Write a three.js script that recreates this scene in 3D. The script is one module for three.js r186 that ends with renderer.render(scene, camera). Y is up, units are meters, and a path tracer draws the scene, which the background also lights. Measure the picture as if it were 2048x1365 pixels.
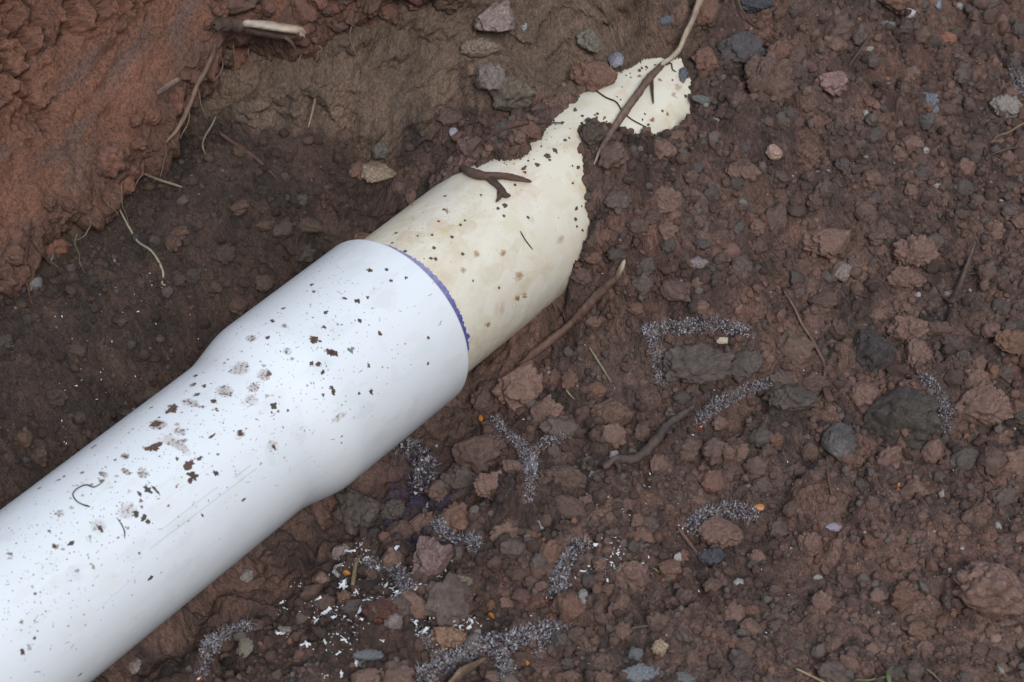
import * as THREE from 'three';
import { mergeGeometries, mergeVertices } from 'three/addons/utils/BufferGeometryUtils.js';
import { createNoise2D, createNoise3D } from 'simplex-noise';

// ------------------------------------------------------------------ camera, sky, sun, exposure
const scene = new THREE.Scene();
const PITCH = 39.4 * Math.PI / 180, FOCAL = 5500;            // focal length in pixels of the 2048 px wide photograph
const camera = new THREE.PerspectiveCamera(2 * Math.atan(682.5 / FOCAL) * 180 / Math.PI, 2048 / 1365, 0.05, 60);
camera.position.set(0.0788, 1.2250, 1.4322);
camera.rotation.set(-PITCH, 0, 0);
camera.updateMatrixWorld();
camera.focus = 1.84; camera.userData.fStop = 14;              // a little softness on the near bank

const renderer = new THREE.WebGLRenderer({ antialias: true });
renderer.toneMapping = THREE.LinearToneMapping;
renderer.toneMappingExposure = 1.4;
renderer.shadowMap.enabled = true;

{ // overcast sky, a little brighter overhead, cool
  const W = 256, H = 128, d = new Float32Array(W * H * 4);
  for (let y = 0; y < H; y++) for (let x = 0; x < W; x++) {
    const e = ((y + .5) / H - .5) * Math.PI, s = Math.sin(e), i = (y * W + x) * 4;
    const L = s > 0 ? .47 * (.32 + .78 * s) : .08;
    d[i] = L * (s > 0 ? .84 : 1); d[i + 1] = L * (s > 0 ? .99 : .8); d[i + 2] = L * (s > 0 ? 1.20 : .65); d[i + 3] = 1;
  }
  const t = new THREE.DataTexture(d, W, H, THREE.RGBAFormat, THREE.FloatType);
  t.mapping = THREE.EquirectangularReflectionMapping; t.magFilter = t.minFilter = THREE.LinearFilter; t.needsUpdate = true;
  scene.background = t; scene.environment = t;
}
const sun = new THREE.DirectionalLight(new THREE.Color().setRGB(1, .985, .965), 1.5);
sun.position.set(0.40, 1.85, 2.05); sun.target.position.set(0, 0, 0);
sun.castShadow = true; sun.shadow.radius = 30; sun.shadow.mapSize.set(2048, 2048);
Object.assign(sun.shadow.camera, { left: -1, right: 1, top: 1, bottom: -1, near: .1, far: 8 });
scene.add(sun, sun.target);

// ------------------------------------------------------------------ helpers
function rng(seed) { let a = seed >>> 0; return () => { a = (a + 0x6d2b79f5) | 0; let t = Math.imul(a ^ (a >>> 15), 1 | a); t = (t + Math.imul(t ^ (t >>> 7), 61 | t)) ^ t; return ((t ^ (t >>> 14)) >>> 0) / 4294967296; }; }
const N2 = createNoise2D(rng(11)), N3 = createNoise3D(rng(12)), N2b = createNoise2D(rng(13));
const R0 = rng(2024);
const V = (x, y, z) => new THREE.Vector3(x, y, z);
const clamp = (v, a = 0, b = 1) => Math.min(b, Math.max(a, v));
const sm = (a, b, x) => { const t = clamp((x - a) / (b - a)); return t * t * (3 - 2 * t); };
const mix = (a, b, t) => a + (b - a) * t;
const lin = (r, g, b) => new THREE.Color().setRGB(r, g, b);
const fbm2 = (x, y, o = 4) => { let s = 0, a = .5, f = 1; for (let i = 0; i < o; i++) { s += a * N2(x * f, y * f); a *= .5; f *= 2.07; } return s; };
const fbm3 = (x, y, z, o = 4) => { let s = 0, a = .5, f = 1; for (let i = 0; i < o; i++) { s += a * N3(x * f, y * f, z * f); a *= .5; f *= 2.07; } return s; };

const names = {};
function numbered(n) { const k = names[n] = (names[n] ?? -1) + 1; return k ? n + '_' + String(k).padStart(3, '0') : n; }
function tag(o, label, category, group, kind) { o.userData.label = label; if (category) o.userData.category = category; if (group) o.userData.group = group; if (kind) o.userData.kind = kind; return o; }
function shade(o) { o.traverse((m) => { if (m.isMesh) { m.castShadow = true; m.receiveShadow = true; } }); return o; }
function mesh(name, geo, mat, parent) { const m = new THREE.Mesh(geo, mat); m.name = parent ? name : numbered(name); (parent ?? scene).add(m); m.castShadow = m.receiveShadow = true; return m; }
function thing(name, label, category, pos, group) { const g = new THREE.Group(); g.name = numbered(name); if (pos) g.position.copy(pos); scene.add(g); tag(g, label, category, group); return g; }

// a ray of the photograph's camera, used to find where on the real ground or pipe a thing lies
const EYE = camera.position.clone();
function ray(px, py) { const a = (px - 1024) / FOCAL, b = -(py - 682.5) / FOCAL, c = Math.cos(PITCH), s = Math.sin(PITCH); return V(a, b * c - s, -b * s - c).normalize(); }

// ------------------------------------------------------------------ pipe frame: t along the pipe from the socket's rim, q to its left (towards the bank)
const AX = V(.6110, 0, -.7916), NL = V(-.7916, 0, -.6110), UP = V(0, 1, 0);
const AY = .0645, RP = .05715, RB = .0645;
const tq = (x, z) => [x * AX.x + z * AX.z, x * NL.x + z * NL.z];
function onPipe(px, py, r) {                                   // first hit with the cylinder of radius r: {p, t, th, q}
  const d = ray(px, py), o = EYE.clone(); o.y -= AY;
  const dq = d.dot(NL), dy = d.y, oq = o.dot(NL), oy = o.y;
  const A = dq * dq + dy * dy, B = oq * dq + oy * dy, C = oq * oq + oy * oy - r * r, D = B * B - A * C;
  const k = (-B - Math.sqrt(Math.max(D, 0))) / A, p = EYE.clone().addScaledVector(d, k);
  const q = p.dot(NL), y = p.y - AY;
  let th = Math.atan2(y, q); if (th < -Math.PI / 2) th += 2 * Math.PI;
  return { p, t: p.dot(AX), th, q, hit: D > 0 };
}
const pipePoint = (t, th, r) => V(0, AY, 0).addScaledVector(AX, t).addScaledVector(NL, r * Math.cos(th)).addScaledVector(UP, r * Math.sin(th));

// bare patch of the old pipe that the backfill leaves open, in pipe coordinates (t, arc)
const barePx = [[925, 344], [945, 336], [985, 332], [1005, 322], [1040, 327], [1062, 312], [1068, 288], [1090, 280], [1100, 262], [1118, 237], [1144, 219], [1178, 185], [1218, 172], [1228, 156],
  [1262, 140], [1290, 127], [1318, 122], [1342, 128], [1362, 118], [1366, 150], [1374, 172], [1375, 225], [1367, 274], [1318, 275], [1288, 266], [1262, 270], [1226, 250], [1206, 250], [1180, 238], [1160, 246], [1146, 262], [1150, 300], [1162, 335], [1158, 360], [1168, 400], [1164, 440], [1172, 470], [1182, 512]];
const bare = barePx.map(([x, y]) => { const h = onPipe(x, y, RP); return [h.t, h.th * RP]; });
{ const l = bare[bare.length - 1][0], f = bare[0]; bare.push([l, Math.PI * RP + .05], [-.06, Math.PI * RP + .05], [-.06, -.05], [f[0] - .015, -.05], [f[0] - .012, f[1] - .012]); }
function polyDist(t, a) {                                      // signed distance to the bare patch, negative inside
  let d = 1e9, inside = false;
  for (let i = 0, j = bare.length - 1; i < bare.length; j = i++) {
    const [x1, y1] = bare[j], [x2, y2] = bare[i], ex = x2 - x1, ey = y2 - y1, wx = t - x1, wy = a - y1, k = clamp((wx * ex + wy * ey) / (ex * ex + ey * ey || 1e-12));
    const dx = wx - ex * k, dy = wy - ey * k; d = Math.min(d, dx * dx + dy * dy);
    if ((y1 > a) !== (y2 > a) && t < (x2 - x1) * (a - y1) / (y2 - y1) + x1) inside = !inside;
  }
  return inside ? -Math.sqrt(d) : Math.sqrt(d);
}

// ------------------------------------------------------------------ the trench floor: base shape
function baseHeight(x, z) {
  const [t, q] = tq(x, z);
  let h = .004 + .010 * sm(.05, .5, -q) + .006 * N2(x * 5 + 3, z * 5);
  // left of the pipe the floor climbs to the foot of the bank
  h += .066 * sm(.07, .20, q) + .125 * sm(.212, .33, q) * sm(-.31, -.20, z) - .026 * sm(.135, .07, -q) * sm(.0, .03, -q) * (1 - sm(-.02, .08, t)) - .022 * sm(.035, .07, q) * (1 - sm(.09, .17, q)) * (1 - sm(.02, .12, t));
  // backfill over the old pipe
  h += .110 * sm(.075, q < 0 ? .172 : .20, t) * (1 - sm(.03, .27, -q)) * (1 - .45 * sm(.05, .16, q)) + .045 * sm(.10, .42, t) * sm(.02, .28, -q);
  // end of the trench
  const zf = -.205 - .10 * sm(.05, .45, x) + .012 * N2(x * 9, 7), k = mix(2.0, .35, sm(-.02, .42, x + .25 * (z + .2)));
  h += .018 * sm(.0, .014, zf + .032 - z + .01 * N2(x * 26, 3) + .004 * N2(x * 90, 8)) * sm(-.2, -.14, x) * (1 - sm(.05, .12, x));
  h += .028 * sm(-.07, -.17, z) * (1 - sm(.0, .16, x)) * (1 - sm(.19, .26, q));
  const w = Math.max(0, zf - z); h += Math.min(.5, k * (w * w / (w + .012))) * (1 - .85 * sm(.205, .26, q));
  return h;
}
const wallness = (x, z) => { const zf = -.205 - .10 * sm(.05, .45, x); return sm(-.036, -.022, zf - z + .01 * N2(x * 26, 3) + .004 * N2(x * 90, 8)) * (1 - sm(.13, .24, x + .25 * (z + .2))); };

// lumps of earth: random tilted polygonal clods in a jittered grid; returns [height, tone id]
function hash(i, j, s) { let h = Math.imul(i, 374761393) ^ Math.imul(j, 668265263) ^ Math.imul(s, 1274126177); h = Math.imul(h ^ (h >>> 13), 1274126177); h ^= h >>> 16; return h >>> 0; }
const out2 = [0, 0];
function lumps(x, z, cell, density, seed, flat = .8) {
  const ci = Math.floor(x / cell), cj = Math.floor(z / cell); let best = 0, id = 0;
  for (let i = ci - 1; i <= ci + 1; i++) for (let j = cj - 1; j <= cj + 1; j++) {
    let h = hash(i, j, seed); const r = () => { h = Math.imul(h ^ (h >>> 15), 2246822519) + 0x9e3779b9 | 0; return ((h ^ (h >>> 13)) >>> 0) / 4294967296; };
    r(); if (r() > density) continue;
    const px = (i + r()) * cell, pz = (j + r()) * cell, rad = cell * (.28 + .42 * r() * r() + .1 * r()), dx = x - px, dz = z - pz, dd = dx * dx + dz * dz;
    if (dd > rad * rad * 2.2) continue;
    let a0 = r() * 6.283, m = Math.sqrt(dd) / rad * .78; const tx = (r() - .5) * .9, tz = (r() - .5) * .9;
    for (let k = 0; k < 5; k++) { const a = a0 + k * 1.2566 + (r() - .5) * .9, e = (dx * Math.cos(a) + dz * Math.sin(a)) / (rad * (.72 + .35 * r())); if (e > m) m = e; }
    if (m >= 1) continue;
    const v = rad * flat * (1.08 - .6 * m * m - .48 * m * m * m * m) * (1 + (tx * dx + tz * dz) / rad) * (.6 + .5 * r());
    if (v > best) { best = v; id = h; }
  }
  out2[0] = best; out2[1] = ((id >>> 3) & 1023) / 1023; return out2;
}

// ground grid: heights and colours at one-millimetre spacing
const GX0 = -.44, GX1 = .60, GZ0 = -.60, GZ1 = .36, GS = .001;
const NX = Math.round((GX1 - GX0) / GS) + 1, NZ = Math.round((GZ1 - GZ0) / GS) + 1;
const GH = new Float32Array(NX * NZ), GC = new Float32Array(NX * NZ * 3);
const purple = (() => { const c = V(.014, 0, .098); return (x, z) => Math.min(1, 1.5 * Math.exp(-((x - c.x) ** 2 / .0005 + (z - c.z) ** 2 / .0011))); })();
for (let j = 0; j < NZ; j++) for (let i = 0; i < NX; i++) {
  const x = GX0 + i * GS, z = GZ0 + j * GS, [t, q] = tq(x, z);
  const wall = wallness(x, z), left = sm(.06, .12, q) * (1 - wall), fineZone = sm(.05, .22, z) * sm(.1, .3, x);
  const wx = x + .004 * N2(x * 60, z * 60) + .0016 * N2(x * 170 + 5, z * 170), wz = z + .004 * N2(x * 60 + 40, z * 60 + 9) + .0016 * N2(x * 170, z * 170 + 31);
  let h = baseHeight(x, z);
  const rough = (1 - .72 * wall) * (1 - .35 * left);
  h += rough * (.006 * fbm2(x * 22, z * 22, 3) + .0028 * (fbm2(x * 95 + 9, z * 95, 3)) + .0022 * (.35 - Math.abs(fbm2(x * 190, z * 190 + 4, 3))) + .0011 * N2(x * 520, z * 520));
  let tone = .5 + .9 * fbm2(x * 14 + 7, z * 14 - 3, 4), red = .5 + .8 * fbm2(x * 9 - 20, z * 9 + 8, 3);
  const L = [[.040, .34, 1, .58], [.022, .5, 2, .56], [.0115, .62, 3, .52], [.006, .7, 4, .5], [.0034, .7, 5, .5]];
  for (let k = 0; k < 5; k++) {
    const [c, d, s, f] = L[k]; const amp = k < 2 ? rough * (1 - .55 * fineZone) * (k ? 1.2 : 1.3 * (1 - .6 * left)) : mix(1, .45, wall);
    const o = lumps(wx + k * .31, wz - k * .17, c, d, s, f);
    if (o[0] > 0) { h += o[0] * amp; const w = sm(0, c * .12, o[0]) * (k < 2 ? .75 : .5); tone = mix(tone, o[1] * 1.3 - .1, w * (1 - .6 * wall)); red = mix(red, (o[1] * 7.31) % 1, w * .6 * (1 - .5 * wall)); }
  }
  // ledge lip and long soft undulations of the end wall
  h += wall * (.006 * fbm2(x * 18 + 30, z * 40, 3) + .0016 * fbm2(x * 130, z * 130, 3));
  const roundR = RP;
  if (Math.abs(q) < roundR * .999 && t > -.02) {
    const yc = AY + Math.sqrt(roundR * roundR - q * q), th = Math.acos(clamp(q / roundR, -1, 1));
    const nz = .0045 * fbm2(x * 75, z * 75, 3) + .0016 * N2(x * 420, z * 420), d = polyDist(t, th * RP) + nz - .0022;
    const steep = Math.abs(q) / roundR;
    if (d < 0) h = Math.min(h, yc - .004 - Math.min(.05, -d * 2));
    else { const detail = h - baseHeight(x, z), th0 = Math.min(.010, .0008 + d * .7) + Math.min(d * .8, 1) * detail + .35 * Math.max(0, detail) * sm(0, .004, d); h = Math.max(mix(yc + th0, h, sm(.9, .999, steep)), h < yc ? -1 : Math.min(h, yc + th0 + sm(.0, .02, d) * .02 + Math.max(0, d - .012) * 2.5)); }
  } else if (t < .14 && Math.abs(q) < .085) { const bh = baseHeight(x, z); h += (Math.min(bh, .002) - bh) * sm(.088, .060, Math.abs(q)) * sm(.120, .098, t) * (q < 0 ? 1 : .5); }
  GH[j * NX + i] = h;
  // colours: red-brown clay, dark grey-brown loam, olive-grey subsoil on the end wall
  tone = clamp(tone); red = clamp(red);
  let r = mix(.046, .205, tone), g = mix(.033, .118, tone), b = mix(.028, .092, tone);
  r *= mix(.92, 1.10, red); g *= mix(1.02, .96, red); b *= mix(1.05, .90, red);
  const wl = wall * .85; r = mix(r, mix(.15, .22, tone), wl); g = mix(g, mix(.102, .146, tone), wl); b = mix(b, mix(.074, .102, tone), wl);
  const lf = left * .85; r = mix(r, mix(.032, .078, tone), lf); g = mix(g, mix(.022, .047, tone), lf); b = mix(b, mix(.017, .034, tone), lf);  // left of the pipe: damp loam, with the hollow's shade painted into its colour
  const pu = purple(x, z) * sm(-.35, .35, fbm2(x * 90, z * 90, 3)) * .9; r = mix(r, .062, pu); g = mix(g, .052, pu); b = mix(b, .125, pu);
  const gr = .88 + .24 * N2b(x * 700, z * 700) * .5 + .1 * N2b(x * 260, z * 260); r *= gr; g *= gr; b *= gr;
  { const damp = 1.38 * (1 - .36 * sm(.30, .12, Math.abs(q + .13 + .05 * N2(x * 7, z * 7))) * sm(.10, -.05, t + .06 * N2(x * 9 + 4, z * 9)) * sm(.2, -.25, N2(x * 5 + 1, z * 5 + 2) - .35) * (q < -.03 ? 1 : 0)) * (1 + .16 * fineZone); r *= damp; g *= damp; b *= damp; }
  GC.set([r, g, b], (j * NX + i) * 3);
}
{ // settle the loose earth a little: no step steeper than it would stand
  const B = GH.slice(); for (let j = 1; j < NZ - 1; j++) for (let i = 1; i < NX - 1; i++) { const k = j * NX + i, [t, q] = tq(GX0 + i * GS, GZ0 + j * GS); if (Math.abs(q) < .060 && t > -.02) continue; GH[k] = .4 * B[k] + .11 * (B[k - 1] + B[k + 1] + B[k - NX] + B[k + NX]) + .04 * (B[k - NX - 1] + B[k - NX + 1] + B[k + NX - 1] + B[k + NX + 1]); }
}
function sample(A, n, x, z, c = 0) { const fx = clamp((x - GX0) / GS, 0, NX - 1.001), fz = clamp((z - GZ0) / GS, 0, NZ - 1.001), i = fx | 0, j = fz | 0, u = fx - i, v = fz - j, k = (j * NX + i) * n + c; return mix(mix(A[k], A[k + n], u), mix(A[k + NX * n], A[k + NX * n + n], u), v); }
const groundY = (x, z) => sample(GH, 1, x, z);
function onGround(px, py, lift = 0) {
  const d = ray(px, py); let k = 1.45, p = V(0, 0, 0);
  for (; k < 2.6; k += .0008) { p.copy(EYE).addScaledVector(d, k); if (p.y - lift < groundY(p.x, p.z)) break; }
  return p.clone();
}

// fine relief shared by the earth materials (metres are laid on with uv)
function noiseTexture(n, seed, fn) {
  const a = new Uint8Array(n * n * 4), N = createNoise3D(rng(seed)), N4 = (u, v, f) => { const A = 6.2832, R = f / A; return N(Math.cos(u * A) * R + 3 * Math.sin(v * A) * .0, Math.sin(u * A) * R, v * f); };
  for (let y = 0; y < n; y++) for (let x = 0; x < n; x++) { const v = clamp(fn(x / n, y / n, N4)) * 255, i = (y * n + x) * 4; a[i] = a[i + 1] = a[i + 2] = v; a[i + 3] = 255; }
  const t = new THREE.DataTexture(a, n, n); t.wrapS = THREE.RepeatWrapping; t.wrapT = THREE.MirroredRepeatWrapping; t.magFilter = THREE.LinearFilter; t.minFilter = THREE.LinearMipmapLinearFilter; t.generateMipmaps = true; t.needsUpdate = true; return t;
}
const grainTex = noiseTexture(512, 5, (u, v, N) => .5 + .25 * N(u, v, 24) + .2 * N(u, v, 55) + .18 * N(u, v, 120));
const grainCol = noiseTexture(512, 6, (u, v, N) => { const f = N(u, v, 55), h = N(u, v, 120); return .70 + .15 * N(u, v, 24) + .17 * f + .16 * h + (h > .72 ? .25 : 0) - (f < -.6 ? .15 : 0); });
const rep = (t, k, l = k) => { const c = t.clone(); c.repeat.set(k, l); c.needsUpdate = true; return c; };
const earth = new THREE.MeshStandardMaterial({ vertexColors: true, map: rep(grainCol, 14), roughness: .93, metalness: 0, bumpMap: rep(grainTex, 14), bumpScale: .0011 });

{ // mesh of the floor, columns resampled to equal length along the slope so that the steep end stays fine
  const cx = 900, cz = 860, pos = new Float32Array(cx * cz * 3), col = new Float32Array(cx * cz * 3), uv = new Float32Array(cx * cz * 2), idx = new Uint32Array((cx - 1) * (cz - 1) * 6);
  const S = 320;
  for (let i = 0; i < cx; i++) {
    const x = mix(GX0, GX1, i / (cx - 1)), zs = [], len = [0]; let py = 0;
    for (let s = 0; s <= S; s++) { const z = mix(GZ1, GZ0, s / S), y = baseHeight(x, z); zs.push(z); if (s) len.push(len[s - 1] + Math.hypot(y - py, (GZ1 - GZ0) / S)); py = y; }
    let s = 0;
    for (let j = 0; j < cz; j++) {
      const l = len[S] * j / (cz - 1); while (s < S - 1 && len[s + 1] < l) s++;
      const z = mix(zs[s], zs[s + 1], clamp((l - len[s]) / (len[s + 1] - len[s]))), k = j * cx + i;
      const wl = Math.max(wallness(x, z) * .6, sm(.5, 1.3, (baseHeight(x, z - .003) - baseHeight(x, z + .003)) / .006)), dz = wl ? wl * (.010 * fbm2(x * 24, l * 30, 4) + .0030 * fbm2(x * 110, l * 120 + 3, 3) + .0011 * N2(x * 420, l * 420)) : 0, cw = 1 + (wl ? wl * (.22 * fbm2(x * 40 + 2, l * 55, 4) + .18 * N2b(x * 300, l * 300)) : 0);
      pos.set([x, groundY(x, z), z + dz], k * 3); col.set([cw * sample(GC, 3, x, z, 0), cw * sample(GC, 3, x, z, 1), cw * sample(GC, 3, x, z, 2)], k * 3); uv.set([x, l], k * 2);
    }
  }
  let o = 0; for (let j = 0; j < cz - 1; j++) for (let i = 0; i < cx - 1; i++) { const a = j * cx + i; idx[o++] = a; idx[o++] = a + 1; idx[o++] = a + cx; idx[o++] = a + 1; idx[o++] = a + cx + 1; idx[o++] = a + cx; }
  const g = new THREE.BufferGeometry(); g.setAttribute('position', new THREE.BufferAttribute(pos, 3)); g.setAttribute('color', new THREE.BufferAttribute(col, 3)); g.setAttribute('uv', new THREE.BufferAttribute(uv, 2)); g.setIndex(new THREE.BufferAttribute(idx, 1)); g.computeVertexNormals();
  globalThis.floorMesh = mesh('trench_floor', g, earth);
  tag(floorMesh, 'lumpy brown earth floor of the trench around and over the pipe', null, null, 'structure');
}
const floor = globalThis.floorMesh;

{ // the earth outside the picture: a coarse sheet that carries on to the horizon, with the trench cut into it
  const pts = [], col = [], idx = [], n = 90; const w = (u) => Math.sign(u) * (Math.abs(u) * .9 + Math.pow(Math.abs(u), 5) * 29);
  for (let j = 0; j < n; j++) for (let i = 0; i < n; i++) {
    const x = .08 + w(i / (n - 1) * 2 - 1), z = -.1 + w(j / (n - 1) * 2 - 1), [t, q] = tq(x, z);
    let y = .0 + .55 * sm(.27, .5, q) + .5 * sm(-.75, -1.35, q) + .55 * sm(-.5, -.72, z) * sm(.9, .2, Math.abs(x - .1)) + .03 * fbm2(x * 3, z * 3, 3);
    if (x > GX0 - .03 && x < GX1 + .03 && z > GZ0 - .03 && z < GZ1 + .03) y = Math.min(y, -.06);
    if (Math.hypot(x - EYE.x, z - EYE.z) < 1.0) y = Math.min(y, .4);
    pts.push(x, y, z); const k = .9 + .3 * fbm2(x * 5, z * 5, 2); col.push(.1 * k, .068 * k, .055 * k);
  }
  for (let j = 0; j < n - 1; j++) for (let i = 0; i < n - 1; i++) { const a = j * n + i; idx.push(a, a + n, a + 1, a + 1, a + n, a + n + 1); }
  const g = new THREE.BufferGeometry(); g.setAttribute('position', new THREE.Float32BufferAttribute(pts, 3)); g.setAttribute('color', new THREE.Float32BufferAttribute(col, 3)); g.setIndex(idx); g.computeVertexNormals();
  tag(mesh('ground', g, new THREE.MeshStandardMaterial({ vertexColors: true, roughness: .95 })), 'bare brown earth around the trench', null, null, 'structure');
}

// ------------------------------------------------------------------ the red clay bank on the left with its torn overhanging edge
const bankEdgePx = [[-160, 720], [-60, 640], [0, 592], [60, 548], [130, 490], [200, 432], [262, 372], [312, 318], [352, 262], [392, 205], [425, 150], [462, 112], [505, 96], [560, 122], [615, 118], [655, 92], [690, 66], [740, 46], [800, 24], [860, -4], [960, -50], [1080, -110]];
function bankHit(px, py) { const d = ray(px, py), k1 = (.214 - EYE.dot(NL)) / d.dot(NL), k2 = (-.206 - EYE.z) / d.z; const k = Math.min(k1 > 0 ? k1 : 9, k2); return { p: EYE.clone().addScaledVector(d, k), side: k1 < k2 ? 0 : 1 }; }
const bankPts = bankEdgePx.map(([x, y]) => bankHit(x, y - 24));
const bankCurve = new THREE.CatmullRomCurve3(bankPts.map((b) => b.p), false, 'centripetal');
let bankMesh;
{
  const na = 620, nb = 360, under = .07, up = .46, pos = [], col = [], uv = [], idx = [];
  const P = bankCurve.getSpacedPoints(na - 1), L = bankCurve.getLength();
  for (let i = 0; i < na; i++) {
    const a = L * i / (na - 1), e = P[i];
    // direction away from the trench at this place: left of the pipe at first, then towards the trench's end
    const [, q] = tq(e.x, e.z), k = sm(-.14, -.21, e.z) * sm(.23, .19, q), ow = NL.clone().lerp(V(-.15, 0, -1), k).normalize();
    for (let j = 0; j < nb; j++) {
      let b = -under + (under + up) * Math.pow(j / (nb - 1), 1.25);
      const rr = .016; let off = V(0, 0, 0), nrm;
      if (b < 0) { const f = Math.min(1.75, -b / rr), ex = Math.max(0, -b - 1.75 * rr); off.addScaledVector(ow, rr * (1 - Math.cos(f)) + ex).addScaledVector(UP, -rr * Math.sin(f) - .3 * ex); nrm = ow.clone().multiplyScalar(-Math.cos(f)).addScaledVector(UP, -Math.sin(f)); } else { const up1 = sm(0, .05, b); off.addScaledVector(UP, b * .88).addScaledVector(ow, b * mix(.05, .46, up1)); nrm = ow.clone().multiplyScalar(-.88).addScaledVector(UP, mix(.05, .46, up1)).normalize(); }
      const p = e.clone().add(off);
      // relief
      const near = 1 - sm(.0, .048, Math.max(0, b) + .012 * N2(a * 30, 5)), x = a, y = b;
      const torn = clamp(sm(.070, .105, b + .026 * N2(a * 11, b * 11) + .010 * N2(a * 45, b * 45)) * sm(.5, .3, a) + .9 * sm(.46, .54, a) + near * .8);
      const smear = N2((a + b * .6) * 9, (b - a * .12) * 60) * .0009 * (.5 + N2(a * 8, b * 14)) + N2((a + b * .6) * 25 + 4, (b - a * .12) * 190) * .0004 + .0012 * fbm2(x * 45, y * 45, 3);
      let d = .006 * fbm2(x * 10, y * 10 + 5, 3) + (1 - torn) * (smear + .0006 * N2(x * 300, y * 300));
      const wx = x + .005 * N2(x * 50, y * 50), wy = y + .005 * N2(x * 50 + 9, y * 50 + 2);
      const l1 = lumps(wx, wy, .042, .8, 21, .5)[0], l2 = lumps(wx, wy, .018, .7, 22, .6)[0], id = out2[1], l3 = lumps(wx, wy, .0075, .7, 23, .6)[0], l4 = lumps(wx + .4, wy, .004, .6, 24, .6)[0];
      d += torn * (l1 * 1.1 + l2 * .9 + l3 * .9 - .007) + (.22 + .6 * torn) * l4 * .8 + torn * .0022 * fbm2(x * 120, y * 120, 3);
      const ridge = 1 - Math.abs(fbm2(x * 26 + 3, y * 20, 3)) * 7; if (ridge > 0) d -= ridge * .013 * torn * sm(.03, .06, b);
      p.addScaledVector(nrm, d); p.y += near * (.016 * fbm2(x * 17 + 60, y * 6, 3) + .005 * fbm2(x * 90, y * 60, 3));
      pos.push(p.x, p.y, p.z); uv.push(a, b);
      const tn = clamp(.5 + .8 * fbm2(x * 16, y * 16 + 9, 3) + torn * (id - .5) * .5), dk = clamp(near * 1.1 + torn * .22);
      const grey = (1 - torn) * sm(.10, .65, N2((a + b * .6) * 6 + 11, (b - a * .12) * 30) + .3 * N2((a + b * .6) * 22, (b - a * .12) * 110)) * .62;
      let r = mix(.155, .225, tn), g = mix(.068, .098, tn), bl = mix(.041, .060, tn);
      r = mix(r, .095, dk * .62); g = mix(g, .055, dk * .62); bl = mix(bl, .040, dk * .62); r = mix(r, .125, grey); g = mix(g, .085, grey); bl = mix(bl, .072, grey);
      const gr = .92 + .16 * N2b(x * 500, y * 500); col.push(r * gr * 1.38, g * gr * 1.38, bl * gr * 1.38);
    }
  }
  for (let i = 0; i < na - 1; i++) for (let j = 0; j < nb - 1; j++) { const a = i * nb + j; idx.push(a, a + nb, a + 1, a + 1, a + nb, a + nb + 1); }
  const g = new THREE.BufferGeometry(); g.setAttribute('position', new THREE.Float32BufferAttribute(pos, 3)); g.setAttribute('color', new THREE.Float32BufferAttribute(col, 3)); g.setAttribute('uv', new THREE.Float32BufferAttribute(uv, 2)); g.setIndex(idx); g.computeVertexNormals();
  bankMesh = mesh('clay_bank', g, new THREE.MeshStandardMaterial({ vertexColors: true, map: rep(grainCol, 9), roughness: .9, bumpMap: rep(grainTex, 11), bumpScale: .0004 })); tag(bankMesh, 'red clay side of the trench with a torn overhanging lower edge', null, null, 'structure');
}

// ------------------------------------------------------------------ pipes
function turned(profile, n, th0 = -Math.PI / 2) {                // profile [t, r]; seam at the bottom
  const pos = [], uv = [], idx = [], m = profile.length, t0 = Math.min(...profile.map((p) => p[0])), t1 = Math.max(...profile.map((p) => p[0]));
  for (let i = 0; i < m; i++) for (let j = 0; j <= n; j++) { const p = pipePoint(profile[i][0], th0 + j / n * Math.PI * 2, profile[i][1]); pos.push(p.x, p.y, p.z); uv.push(j / n, (profile[i][0] - t0) / (t1 - t0)); }
  for (let i = 0; i < m - 1; i++) for (let j = 0; j < n; j++) { const a = i * (n + 1) + j; idx.push(a, a + 1, a + n + 1, a + 1, a + n + 2, a + n + 1); }
  const g = new THREE.BufferGeometry(); g.setAttribute('position', new THREE.Float32BufferAttribute(pos, 3)); g.setAttribute('uv', new THREE.Float32BufferAttribute(uv, 2)); g.setIndex(idx); g.computeVertexNormals();
  return g;
}
const W1 = 2048, H1 = 2048, WT0 = -.60, WT1 = 0, CT0 = -.06, CT1 = .48;
function paint(t0, t1, W, H, base) {
  const c = document.createElement('canvas'); c.width = W; c.height = H; const x = c.getContext('2d'); x.fillStyle = base; x.fillRect(0, 0, W, H);
  const circ = 2 * Math.PI * .060, mx = W / circ, my = H / (t1 - t0);
  const at = (t, th) => { let u = (th + Math.PI / 2) / (2 * Math.PI); u -= Math.floor(u); return [u * W, (1 - (t - t0) / (t1 - t0)) * H]; };
  const blot = (px, py, rx, ry, rot, style, rnd, jag = .45, n = 14) => { // irregular spot, radii in metres
    x.save(); x.translate(px, py); x.scale(mx, my); x.rotate(rot); x.fillStyle = style; x.beginPath();
    for (let i = 0; i < n; i++) { const a = i / n * 6.283, r = 1 + (rnd() - .5) * 2 * jag; x[i ? 'lineTo' : 'moveTo'](Math.cos(a) * rx * r, Math.sin(a) * ry * r); }
    x.closePath(); x.fill(); x.restore();
  };
  return { c, x, at, blot, mx, my };
}
const rOf = (px, py) => { const h = onPipe(px, py, RB); return h.t > -.125 ? RB : RP; };
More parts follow.
